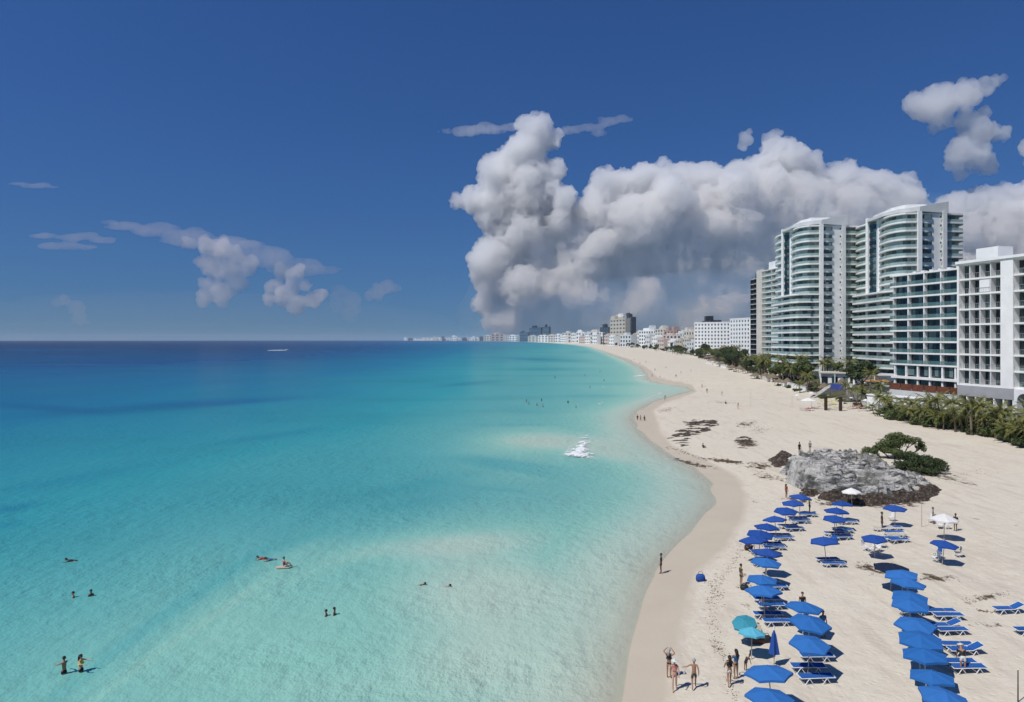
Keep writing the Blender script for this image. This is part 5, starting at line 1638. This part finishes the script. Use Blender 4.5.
# tent, coloured loungers
p = at(808, 409)
r = empty('canopy_tent', p); tag(r, 'small white canopy tent on four posts at the left of the beach club', 'tent')
MB().add([(-1.6, -1.4, 2.2), (1.6, -1.4, 2.2), (1.6, 1.4, 2.2), (-1.6, 1.4, 2.2), (0, 0, 3.0), (-1.55, -1.35, 2.15), (1.55, -1.35, 2.15), (1.55, 1.35, 2.15), (-1.55, 1.35, 2.15), (0, 0, 2.93)],
         [(0, 1, 4), (1, 2, 4), (2, 3, 4), (3, 0, 4), (6, 5, 9), (7, 6, 9), (8, 7, 9), (5, 8, 9), (0, 5, 6, 1), (1, 6, 7, 2), (2, 7, 8, 3), (3, 8, 5, 0)]).build('roof', CANVAS, r)
for x in (-1.55, 1.55):
    for y in (-1.35, 1.35): MB().tube([(x, y, -.2), (x, y, 2.2)], .035, 6).build('post', PLAST, r)
for i, (px, py, k) in enumerate(sorted([(803, 410, 'red'), (809, 411, 'red'), (815, 409, 'red'), (820, 404, 'yellow'), (826, 406, 'yellow'), (832, 405, 'yellow'), (845, 407, 'yellow'), (851, 409, 'red'), (857, 408, 'red'), (864, 409, 'red'), (830, 410, 'yellow'), (836, 408, 'yellow'), (849, 404, 'cream'), (870, 411, 'cream'), (858, 404, 'red'), (824, 402, 'yellow'), (834, 402, 'yellow'), (829, 404, 'yellow'), (861, 411, 'red'), (868, 407, 'yellow'), (853, 406, 'cream'), (874, 409, 'red')])):
    p = at(px, py)
    lo_ = lounger(k, (p.x - 1, p.y), rnd.uniform(-.4, .4), '%s lounger at the beach club, %s of the club loungers from the left' % (k, ORD[i]), 'loungers of the beach club'); lo_.scale = (1.3, 1.5, 1.4)
for i, (px, py) in enumerate([(797, 404), (812, 402), (852, 405), (866, 404)]):
    umbrella('white', px, py - 9, 'small white parasol among the beach club loungers, %s from the left' % ORD[i], 'parasols of the beach club', .75)
# ------------------------------------------------------------------ people
SKIN = [simple('skin_tan', (.34, .19, .115), .6, .06), simple('skin_fair', (.48, .30, .21), .6, .06), simple('skin_brown', (.16, .085, .05), .6, .06)]
CL = {'black': simple('black_swimwear', (.015, .015, .018), .7, .2), 'olive': simple('olive_cloth', (.06, .06, .04), .8, .2), 'white': simple('white_cloth', (.6, .6, .58), .8, .05), 'blue': simple('blue_cloth', (.04, .12, .24), .8, .15),
      'red': simple('red_cloth', (.4, .04, .035), .8, .1), 'yellow': simple('yellow_cloth', (.6, .45, .06), .8, .1), 'rose': simple('rose_cloth', (.5, .2, .18), .8, .1), 'grey': simple('grey_cloth', (.2, .2, .21), .8, .1), 'lightblue': simple('light_blue_cloth', (.22, .36, .45), .8, .1)}
HAIR = {'dark': simple('dark_hair', (.018, .012, .009), .6, .2), 'brown': simple('brown_hair', (.07, .035, .018), .6, .2), 'grey': simple('grey_hair', (.35, .34, .33), .6, .1), 'hat': CL['white']}

def skin_mesh(name, verts, edges, radii, mats, subd=1, root=0):
    me = bpy.data.meshes.new('t')
    me.from_pydata([tuple(v) for v in verts], edges, [])
    o = bpy.data.objects.new('t', me); COL.objects.link(o)
    sk = o.modifiers.new('s', 'SKIN'); sk.use_smooth_shade = True; sk.branch_smoothing = .6
    for i, r_ in enumerate(radii):
        rr = r_ if isinstance(r_, tuple) else (r_, r_)
        me.skin_vertices[0].data[i].radius = rr
        me.skin_vertices[0].data[i].use_root = (i == root)
    su = o.modifiers.new('u', 'SUBSURF'); su.levels = subd; su.render_levels = subd
    dg = bpy.context.evaluated_depsgraph_get()
    ev = bpy.data.meshes.new_from_object(o.evaluated_get(dg))
    bpy.data.objects.remove(o); bpy.data.meshes.remove(me)
    ev.name = name
    ev.materials.clear()
    ev.materials.append(mats)
    ev.polygons.foreach_set('use_smooth', np.ones(len(ev.polygons), bool))
    return ev
def V3(*a): return Vector(a)
def pose(kind='stand', seed=0):
    """joints of a figure facing local -y, 1.72 m tall"""
    rnd = random.Random(seed)
    J = dict(pel=V3(0, 0, .93), wai=V3(0, .01, 1.06), che=V3(0, .01, 1.28), nck=V3(0, .01, 1.45), jaw=V3(0, -.02, 1.54), hed=V3(0, 0, 1.63),
             shl=V3(-.17, .01, 1.38), shr=V3(.17, .01, 1.38), ell=V3(-.23, .02, 1.11), elr=V3(.23, .02, 1.11), wrl=V3(-.25, -.05, .87), wrr=V3(.25, -.05, .87),
             hal=V3(-.25, -.07, .79), har=V3(.25, -.07, .79), hil=V3(-.09, 0, .89), hir=V3(.09, 0, .89), knl=V3(-.10, -.02, .49), knr=V3(.10, -.02, .49),
             anl=V3(-.10, .02, .08), anr=V3(.10, .02, .08), tol=V3(-.11, -.14, .03), tor=V3(.11, -.14, .03))
    if kind in ('walk', 'walkwave', 'wade'):
        J.update(knl=V3(-.10, -.20, .50), anl=V3(-.10, -.24, .09), tol=V3(-.10, -.40, .05), knr=V3(.10, .04, .48), anr=V3(.10, .26, .13), tor=V3(.10, .14, .03),
                 ell=V3(-.24, .14, 1.13), wrl=V3(-.25, .10, .90), hal=V3(-.25, .07, .82), elr=V3(.24, -.10, 1.12), wrr=V3(.23, -.28, .97), har=V3(.22, -.34, .92))
    if kind == 'walkwave':
        J.update(elr=V3(.38, -.03, 1.22), wrr=V3(.55, -.14, 1.14), har=V3(.62, -.17, 1.12))
    if kind == 'raise':
        J.update(ell=V3(-.34, -.02, 1.50), wrl=V3(-.16, -.05, 1.70), hal=V3(-.10, -.06, 1.75), elr=V3(.34, -.02, 1.50), wrr=V3(.16, -.05, 1.70), har=V3(.10, -.06, 1.75))
    if kind == 'hold':
        J.update(elr=V3(.26, -.10, 1.14), wrr=V3(.16, -.30, 1.20), har=V3(.10, -.34, 1.22), ell=V3(-.26, -.10, 1.14), wrl=V3(-.14, -.30, 1.18), hal=V3(-.08, -.33, 1.20))
    if kind == 'reach':
        J.update(elr=V3(.30, -.18, 1.28), wrr=V3(.26, -.42, 1.30), har=V3(.25, -.50, 1.30), ell=V3(-.30, -.18, 1.26), wrl=V3(-.28, -.42, 1.25), hal=V3(-.27, -.50, 1.24))
    if kind == 'bend':
        for k in ('wai', 'che', 'nck', 'jaw', 'hed', 'shl', 'shr', 'ell', 'elr', 'wrl', 'wrr', 'hal', 'har'):
            d = J[k] - J['pel']
            J[k] = J['pel'] + Matrix.Rotation(R(55), 3, 'X') @ d
        for s_, k in ((-1, 'l'), (1, 'r')):
            J['el' + k] = J['sh' + k] + V3(s_ * .04, -.05, -.27); J['wr' + k] = J['el' + k] + V3(0, -.1, -.22); J['ha' + k] = J['wr' + k] + V3(0, -.03, -.08)
    if kind == 'sit':
        for k in list(J): J[k] = J[k] - V3(0, 0, .80)
        J.update(knl=V3(-.14, -.42, .40), knr=V3(.14, -.42, .40), anl=V3(-.12, -.60, .06), anr=V3(.12, -.60, .06), tol=V3(-.12, -.76, .03), tor=V3(.12, -.76, .03), hil=V3(-.10, -.05, .12), hir=V3(.10, -.05, .12),
                 ell=V3(-.26, -.10, .36), wrl=V3(-.20, -.32, .38), hal=V3(-.18, -.40, .38), elr=V3(.26, -.10, .36), wrr=V3(.20, -.32, .38), har=V3(.18, -.40, .38))
    if kind == 'swim':
        M = Matrix.Rotation(R(82), 3, 'X')
        for k in list(J): J[k] = M @ (J[k] - V3(0, 0, .93)) + V3(0, 0, -.06)
        up = V3(0, -.04, .12)
        J['hed'] += up; J['jaw'] += up * .8; J['nck'] += up * .4
        for s_, k in ((-1, 'l'), (1, 'r')):
            J['el' + k] = J['sh' + k] + V3(s_ * .18, -.16, -.05); J['wr' + k] = J['el' + k] + V3(-s_ * .05, -.22, .02); J['ha' + k] = J['wr' + k] + V3(-s_ * .02, -.08, 0)
    return J
EDG = [('pel', 'wai'), ('wai', 'che'), ('che', 'nck'), ('nck', 'jaw'), ('jaw', 'hed'), ('che', 'shl'), ('che', 'shr'), ('shl', 'ell'), ('shr', 'elr'), ('ell', 'wrl'), ('elr', 'wrr'), ('wrl', 'hal'), ('wrr', 'har'),
       ('pel', 'hil'), ('pel', 'hir'), ('hil', 'knl'), ('hir', 'knr'), ('knl', 'anl'), ('knr', 'anr'), ('anl', 'tol'), ('anr', 'tor')]
RAD = dict(pel=(.13, .10), wai=(.125, .09), che=(.14, .10), nck=.052, jaw=(.058, .068), hed=(.078, .09), shl=.056, shr=.056, ell=.04, elr=.04, wrl=.027, wrr=.027, hal=(.033, .018), har=(.033, .018), hil=.082, hir=.082,
           knl=.055, knr=.055, anl=.037, anr=.037, tol=(.038, .022), tor=(.038, .022))
def build_person(kind, skin, top, bottom, hair, seed=0, girth=1.0):
    J = pose(kind, seed)
    keys = list(J)
    body = skin_mesh('body', [J[k] for k in keys], [(keys.index(a), keys.index(b_)) for a, b_ in EDG],
                     [tuple(x * girth for x in RAD[k]) if isinstance(RAD[k], tuple) else RAD[k] * (girth if k not in ('nck',) else 1) for k in keys], SKIN[skin], 1, keys.index('pel'))
    # face, ears and fingers join the one body mesh
    m = MB(); m.smooth = True
    f = (J['jaw'] - J['hed']); upv = (J['hed'] - J['nck']).normalized()
    fw = V3(0, -1, 0) if kind not in ('swim', 'bend') else (V3(0, -.6, -.8) if kind == 'bend' else V3(0, -.95, -.1))
    fw = (fw - upv * fw.dot(upv)).normalized(); sd = upv.cross(fw).normalized()
    h = J['hed']
    m.tube([h + fw * .075 + upv * .015, h + fw * .11 - upv * .035, h + fw * .08 - upv * .05], [.01, .019, .012], 5)
    for s_ in (-1, 1):
        m.tube([h + sd * s_ * .075 + upv * .01, h + sd * s_ * .095 - upv * .005, h + sd * s_ * .075 - upv * .04], [.012, .02, .01], 5)
    for s_, k in ((-1, 'l'), (1, 'r')):
        a, w_ = J['ha' + k], J['wr' + k]
        d = (a - w_).normalized(); sp = d.cross(V3(0, 0, 1) if abs(d.z) < .8 else V3(0, 1, 0)).normalized() if abs(d.z) < .8 else V3(0, 1, 0)
        cu = d.cross(sp).normalized() * .35
        for i, L in enumerate((.060, .072, .067, .052)):
            b0 = a + sp * (i - 1.5) * .019 - d * .01
            m.tube([b0, b0 + (d + cu * .3) * L * .55, b0 + (d + cu) * L], [.0095, .0085, .006], 5)
        b0 = w_ + d * .03 + sp * .025
        m.tube([b0, b0 + (d + sp) * .03, b0 + (d * 1.2 + sp * .7) * .045], [.012, .010, .007], 5)
    bmm = bmesh.new(); bmm.from_mesh(body)
    ex = m.mesh('x', SKIN[skin]); bmm.from_mesh(ex); bmm.to_mesh(body); bmm.free(); bpy.data.meshes.remove(ex)
    root = empty('person')
    bo = link('body', body, root)
    # hair or hat
    hm = MB(); hm.smooth = True
    n = 10; vs = []; rings = 5
    for i in range(rings + 1):
        t = i / rings
        for j in range(n):
            a = 2 * PI * j / n
            c0 = math.cos(a)
            th = t * (PI * .42 if c0 > .2 else PI * (.62 if hair != 'hat' else .45))
            r_ = .112 if hair != 'hat' else .122
            v = fw * math.cos(a) * math.sin(th) * r_ * .98 + sd * math.sin(a) * math.sin(th) * r_ * .92 + upv * math.cos(th) * r_ * 1.08
            vs.append(h + v - fw * .012)
    fs = [(i * n + j, (i + 1) * n + j, (i + 1) * n + (j + 1) % n, i * n + (j + 1) % n) for i in range(rings) for j in range(n)]
    hm.add(vs, fs)
    if hair == 'hat':
        hm.tube([h + upv * .03, h + upv * .045], [.2, .17], 12)
    elif seed % 2 == 0 and kind != 'swim':       # long hair down the back
        hm.tube([h - fw * .06 + upv * .03, h - fw * .10 - upv * .10, h - fw * .10 - upv * .26, h - fw * .09 - upv * .36], [.09, .085, .07, .03], 8)
    hm.build('hat' if hair == 'hat' else 'hair', HAIR[hair], root)
    def part(name, ks, es, grow, mat, rt, cut=None):
        vs = []; rs = []
        for k in ks:
            if isinstance(k, tuple):
                a, b_, t = k
                vs.append(J[a].lerp(J[b_], t)); ra = RAD[a] if isinstance(RAD[a], tuple) else (RAD[a],) * 2; rb_ = RAD[b_] if isinstance(RAD[b_], tuple) else (RAD[b_],) * 2
                rs.append(tuple((ra[q] * (1 - t) + rb_[q] * t) * girth + grow for q in (0, 1)))
            else:
                vs.append(J[k]); ra = RAD[k] if isinstance(RAD[k], tuple) else (RAD[k],) * 2
                rs.append(tuple(x * girth + grow for x in ra))
        link(name, skin_mesh(name, vs, es, rs, mat, 1, rt), root)
    if bottom:
        nm, mt, ln = bottom
        part(nm, [('pel', 'wai', .5), 'pel', 'hil', 'hir', ('hil', 'knl', ln), ('hir', 'knr', ln)], [(0, 1), (1, 2), (1, 3), (2, 4), (3, 5)], .022, CL[mt], 1)
    if top:
        nm, mt = top
        if nm == 'shirt':
            part(nm, ['pel', 'wai', 'che', ('che', 'nck', .6), 'shl', 'shr', ('shl', 'ell', .55), ('shr', 'elr', .55)], [(0, 1), (1, 2), (2, 3), (2, 4), (2, 5), (4, 6), (5, 7)], .02, CL[mt], 1)
        else:
            part(nm, [('wai', 'che', .6), 'che', ('che', 'nck', .25)], [(0, 1), (1, 2)], .014, CL[mt], 1)
    return root
PP = {}
def person(spec, px, py, face, label, group=None, water=None, s=1.0, rock=False, h=0.0):
    """spec: (pose, skin, top, bottom, hair, seed); face: heading in degrees, 0 looks at the camera"""
    if spec not in PP:
        PP[spec] = build_person(*spec); r = PP[spec]
    else:
        r = copy_tree(PP[spec])
    if water is None:
        p = on_rock(px, py) if rock else at(px, py)
        r.location = (p.x, p.y, p.z + h)
    else:
        x, y = g0(px, py)
        r.location = (x, y, water)
    r.rotation_euler = (0, 0, R(face))
    r.scale = (s, s, s)
    tag(r, label, 'person', group)
    return r
A_ = ('raise', 0, ('bikini_top', 'black'), ('bikini_bottom', 'black', .12), 'grey', 2)
person(A_, 669, 678, 150, 'person in black swimwear with both hands on the head, rear of the wet-sand pair')
person(('walk', 1, ('bikini_top', 'rose'), ('bikini_bottom', 'rose', .12), 'hat', 1), 674.5, 690, -10, 'person in pale rose swimwear and white hat walking on the wet sand edge')
person(('walkwave', 0, None, ('shorts', 'olive', .75), 'grey', 3), 694, 689, 170, 'bare-chested man in olive shorts with right arm out, walking between two pairs')
person(('walk', 0, ('bikini_top', 'black'), ('shorts', 'white', .4), 'dark', 4), 729.5, 686, 175, 'long-haired person in white shorts and dark top, nearer of the strolling pair', s=1.0)
person(('hold', 0, ('shirt', 'blue'), ('bikini_bottom', 'black', .15), 'dark', 6), 736, 679, 200, 'person in blue top beside the long-haired one in white shorts')
person(('bend', 2, ('shirt', 'black'), ('shorts', 'black', .4), 'dark', 7), 745.5, 671, 120, 'small dark-clad figure bending over, right of the strolling pair', s=.62)
person(('stand', 2, ('shirt', 'black'), ('shorts', 'black', .5), 'dark', 5), 661, 573.5, -110, 'person in dark wetsuit standing at the water edge', s=1.0)
person(('stand', 0, ('shirt', 'olive'), ('shorts', 'olive', .6), 'dark', 5), 741, 585.5, 100, 'man in olive clothes standing beside a black bag by the sea-side row')
person(('stand', 2, ('shirt', 'black'), ('shorts', 'black', .6), 'dark', 5), 799.5, 450, 20, 'left one of two people standing on top of the pale rock', rock=True, s=1.05)
person(('stand', 0, ('shirt', 'grey'), ('shorts', 'black', .6), 'brown', 5), 810, 451.5, -40, 'right one of two people standing on top of the pale rock', rock=True, s=.95)
person(('stand', 0, ('bikini_top', 'red'), ('bikini_bottom', 'red', .12), 'brown', 2), 786.3, 498, 30, 'person in red swimwear left of the rearmost umbrella of the sea-side row')
person(('stand', 2, ('shirt', 'black'), ('shorts', 'black', .6), 'dark', 5), 882, 531, 60, 'dark-clad person standing behind the left lone blue umbrella', s=1.1)
person(('stand', 2, ('shirt', 'black'), ('shorts', 'black', .6), 'dark', 5), 955.5, 531, -60, 'dark-clad person standing at the right of the wide white umbrella')
person(('stand', 0, ('shirt', 'lightblue'), ('shorts', 'grey', .6), 'brown', 5), 933, 524, 60, 'person in light blue shirt left under the wide white umbrella')
person(('bend', 0, ('shirt', 'black'), ('shorts', 'white', .6), 'hat', 9), 963, 673, 160, 'person in black shirt, white shorts and white hat bending over the landward loungers')
person(('stand', 0, ('shirt', 'black'), ('shorts', 'blue', .6), 'dark', 5), 802.5, 616, 0, 'person whose dark head shows behind the rearmost short-row umbrella', s=.97)
person(('stand', 2, ('shirt', 'blue'), ('shorts', 'black', .6), 'dark', 5), 823, 637, 10, 'person half hidden behind the right side of the middle short-row umbrella')
person(('sit', 2, ('shirt', 'black'), ('shorts', 'black', .6), 'dark', 5), 751, 552, 200, 'person in black sitting on the sand at the middle of the sea-side row')
person(('sit', 0, ('bikini_top', 'rose'), ('shorts', 'red', .5), 'brown', 8), 758, 637, 160, 'person sitting in the shade of the teal umbrellas')
person(('stand', 0, ('shirt', 'yellow'), ('shorts', 'olive', .5), 'dark', 5), 809.5, 513, 80, 'person in yellow shirt standing behind the sea-side row near its back end')
person(('sit', 0, ('shirt', 'olive'), ('shorts', 'olive', .5), 'dark', 5), 703, 448, 120, 'lone person crouching on the sand by the curved rock ledge')
person(('sit', 2, ('shirt', 'black'), ('shorts', 'red', .5), 'dark', 5), 725.5, 404, 120, 'lone person sitting far out on the open sand')
# in the water
person(('reach', 0, None, ('shorts', 'black', .5), 'dark', 5), 64, 673, -115, 'left person of the waist-deep pair nearest the camera, dark hair', 'bathers in the shallows', -.72)
person(('reach', 1, ('bikini_top', 'yellow'), ('shorts', 'black', .5), 'dark', 2), 81, 671, 85, 'right person of the waist-deep pair nearest the camera, yellow top', 'bathers in the shallows', -.72)
person(('stand', 0, None, ('shorts', 'black', .5), 'dark', 5), 73, 598, -70, 'left one of two shoulder-deep bathers above the waist-deep pair', 'bathers in the shallows', -1.22)
person(('stand', 2, None, ('shorts', 'black', .5), 'dark', 3), 91, 596.5, 60, 'right one of two shoulder-deep bathers above the waist-deep pair', 'bathers in the shallows', -1.18)
person(('swim', 2, ('shirt', 'black'), ('shorts', 'black', .5), 'dark', 5), 75, 560.5, -80, 'lone swimmer in black lying flat, leftmost in the water', 'swimmers', .02)
person(('swim', 0, ('shirt', 'red'), ('shorts', 'black', .5), 'dark', 5), 266, 558.5, -80, 'swimmer with red on the shoulders, left one of the pair in mid water', 'swimmers', .04)
person(('swim', 0, ('shirt', 'blue'), ('shorts', 'blue', .5), 'dark', 5), 274, 559.5, -70, 'swimmer in blue beside the red-shouldered one', 'swimmers', .04)
person(('sit', 1, ('shirt', 'red'), ('shorts', 'white', .5), 'brown', 5), 284, 567.5, 120, 'person in red shirt sitting on a pale float board', 'swimmers', .02)
person(('stand', 2, None, ('shorts', 'black', .5), 'dark', 5), 326, 616, -90, 'left one of two shoulder-deep heads close together in mid water', 'bathers in the shallows', -1.25)
person(('stand', 2, None, ('shorts', 'black', .5), 'dark', 3), 334.5, 615, 90, 'right one of two shoulder-deep heads close together in mid water', 'bathers in the shallows', -1.15)
person(('swim', 2, None, ('shorts', 'black', .5), 'dark', 5), 416, 585.5, 90, 'swimmer lying flat, left one of the two trailing legs leftward', 'swimmers', .0)
person(('swim', 0, None, ('shorts', 'black', .5), 'dark', 3), 441, 587, 90, 'swimmer lying flat, right one of the two trailing legs leftward', 'swimmers', -.02)
p = Vector((*g0(284, 567.5), 0))
r = empty('float_board', p, .15); tag(r, 'pale float board under the person in red shirt', 'float board')
m = MB(); m.smooth = False
m.prism([(-.7, -.16), (-.5, -.27), (.45, -.27), (.7, 0), (.45, .27), (-.5, .27), (-.7, .16)], .0, .08); m.build('deck', STRP, r)
MB().tube([(.8, 0, .05), (1.1, .1, .02), (1.3, -.1, .02)], .012, 4).build('leash', DWOOD, r)
far_w = [(637.5, 420.5), (640.5, 421), (644.5, 421.5), (526.4, 402), (529, 404.5), (537, 405.5), (541.5, 401), (543, 407), (568, 403), (576, 408), (555, 378), (585, 376), (600, 372), (604, 381), (590, 388)]
specs = [('stand', 2, ('shirt', 'black'), ('shorts', 'black', .5), 'dark', 5), ('walk', 0, None, ('shorts', 'black', .5), 'dark', 5), ('stand', 0, ('bikini_top', 'red'), ('bikini_bottom', 'red', .12), 'brown', 2), ('walk', 1, ('shirt', 'white'), ('shorts', 'blue', .5), 'brown', 5)]
for i, (px, py) in enumerate(far_w):
    lab = ['left', 'middle', 'right'][i] + ' one of three people standing in the shallows off the point' if i < 3 else 'far bather out in the water, %s of the scattered far bathers from the left' % ORD[sorted(range(3, len(far_w)), key=lambda q: far_w[q][0]).index(i)]
    person(specs[i % 2], px, py, i * 70, lab, 'far bathers', -.25 if i < 3 else -.8)
shore_w = [(702, 388), (691, 372), (681, 374), (676, 377.5), (666, 368.5), (655, 371), (643, 371), (611, 356), (620, 358.5), (624, 360.3), (626, 359.5), (628.5, 361), (631, 361.5), (634, 360.5), (608, 352.5), (603, 351), (598, 350), (640, 364), (646, 363), (616, 356.5), (707, 393), (722, 396), (596, 349.2), (605, 350.6), (652, 377), (660, 379), (738, 409), (665, 400.5)]
shore_w.sort()
for i, (px, py) in enumerate(shore_w):
    person(specs[(i * 3 + 1) % 4], px, py, i * 50, 'tiny person on the far beach, %s counting from the left along the shore' % ORD[i], 'people on the far beach')

# speedboat with its wake
bx, by = g0(287, 350.2)
r = empty('speedboat', (bx, by, .1), .1); tag(r, 'small white speedboat running right, far out in front of the horizon', 'boat')
m = MB()
m.add([(-3.5, -1.1, 0), (2, -1.1, 0), (4.5, 0, .3), (2, 1.1, 0), (-3.5, 1.1, 0), (-3.5, -1.3, 1.1), (2.2, -1.3, 1.3), (5.2, 0, 1.6), (2.2, 1.3, 1.3), (-3.5, 1.3, 1.1)],
      [(0, 4, 3, 2, 1), (5, 6, 7, 8, 9), (0, 1, 6, 5), (1, 2, 7, 6), (2, 3, 8, 7), (3, 4, 9, 8), (4, 0, 5, 9)])
m.build('hull', PLAST, r)
MB().box(-1.2, 1.2, -.8, .8, 1.15, 2.1).build('cabin', CANVAS, r)
MB().box(1.2, 1.3, -.7, .7, 1.4, 2.0).build('windscreen', GLASS, r)
MB().box(-4.0, -3.5, -.3, .3, .2, 1.5).build('outboard', DARKB, r)
# ------------------------------------------------------------------ foam
b = NB('foam')
po = b.geo()
b.base(b.mix(b.noise(po, 1.5, 5), (.5, .58, .58), (.78, .8, .79)), .7, .3, b.bump(b.noise(po, 2.5, 5), .8, .3))
b.set(b.p.inputs['Alpha'], b.mrange(b.noise(po, 1.1, 6, .7), .44, .56, .03, 1.0))
FOAM = b.m
def foam(name, lines, label=None, n=60, seed=1, hgt=.35):
    """broken water: many small irregular lumps along crest lines"""
    rnd = random.Random(seed)
    m = MB(); m.smooth = True
    for (x0, y0, x1, y1, wpx, k) in lines:
        for _ in range(k):
            t = rnd.random()
            px = x0 + (x1 - x0) * t + rnd.gauss(0, wpx * .3); py = y0 + (y1 - y0) * t + rnd.gauss(0, wpx * .3)
            x, y = g0(px, py)
            s = rnd.uniform(.25, 1.1) * (y / 150) ** .5
            a = rnd.uniform(-.4, .4)
            kk = 7
            rs = [s * rnd.uniform(.5, 1.2) for _ in range(kk)]
            ring = [(x + math.cos(2 * PI * j / kk) * rs[j] * 1.5, y + math.sin(2 * PI * j / kk) * rs[j] * .8, .0) for j in range(kk)]
            low = [(a_, b2, -.15) for a_, b2, _z in ring]
            top = (x, y, hgt * rnd.uniform(.25, 1) * min(1.5, s))
            m.add(low + [(q[0], q[1], .04) for q in ring] + [top], [(j, (j + 1) % kk, kk + (j + 1) % kk, kk + j) for j in range(kk)] + [(kk + j, kk + (j + 1) % kk, 2 * kk) for j in range(kk)])
    o = m.build(name, FOAM)
    tag(o, kind='stuff')
    return o
b = NB('lacy_foam')
po = b.geo()
fe = b.attr('edge')
nn = b.math('ADD', b.math('MULTIPLY', b.noise(b.mapping(po, (1, .6, 1)), .45, 8, .75), .8), b.math('MULTIPLY', b.n('ShaderNodeTexVoronoi', i_Vector=po, i_Scale=1.0, feature='DISTANCE_TO_EDGE').outputs[0], -.35))
b.base((.80, .83, .82), .7, .2, b.bump(b.noise(po, 1.6, 6, .7), .8, .4))
b.set(b.p.inputs['Alpha'], b.mrange(b.math('ADD', nn, b.math('MULTIPLY', fe, .38)), .47, .62))
LACE = b.m
def lace(poly_px, step, hgt, soft):
    poly = np.array([g0(*q) for q in poly_px])
    x0, y0 = poly.min(0) - 2; x1, y1 = poly.max(0) + 2
    X, Y = np.meshgrid(np.arange(x0, x1, step), np.arange(y0, y1, step))
    d = seg_dist(np.stack([X.ravel(), Y.ravel()], 1), np.vstack([poly, poly[:1]])).reshape(X.shape)
    d = np.where(in_poly(X, Y, poly), d, -d)
    e = np.clip(d / soft, -1.2, 1)
    Z = .07 + hgt * sm(e, -.2, 1) * (.3 + fbm(X, Y, 2.5, 33, 4)) + .0
    n, m = X.shape
    i, j = np.meshgrid(np.arange(n - 1), np.arange(m - 1), indexing='ij')
    qd = np.stack([i * m + j, i * m + j + 1, (i + 1) * m + j + 1, (i + 1) * m + j], -1).reshape(-1, 4)
    k = (e > -1.1).ravel(); qd = qd[k[qd].any(1)]
    me = np_mesh('wave_foam', np.column_stack([X.ravel(), Y.ravel(), Z.ravel()]), qd)
    add_attr(me, 'edge', e.ravel())
    me.materials.append(LACE)
    tag(link('wave_foam', me), kind='stuff')
lace([(551, 456), (563, 449), (573, 441), (582, 434), (590, 427), (595, 438), (598, 449), (603, 460), (588, 461), (568, 459)], .3, .35, 4.5)
lace([(588, 431), (592, 428), (593, 431)], .3, .1, 1.0)
lace([(595, 404.5), (601, 402), (606, 402.5), (602, 405)], .5, .15, 2.0)
lace([(598, 387.5), (606, 386), (606, 387.4)], .6, .1, 2.0)
lace([(640, 401.2), (648, 397.8), (660, 392.6), (668, 390.8), (663, 393.4), (652, 398.4), (643, 401.8)], .5, .15, 1.6)
lace([(628, 376.8), (640, 375.3), (651, 374.8), (640, 376.5)], .7, .1, 1.5)
foam('boat_wake', [(268.5, 350.6, 286, 350.3, .35, 60)], seed=5, hgt=.9)
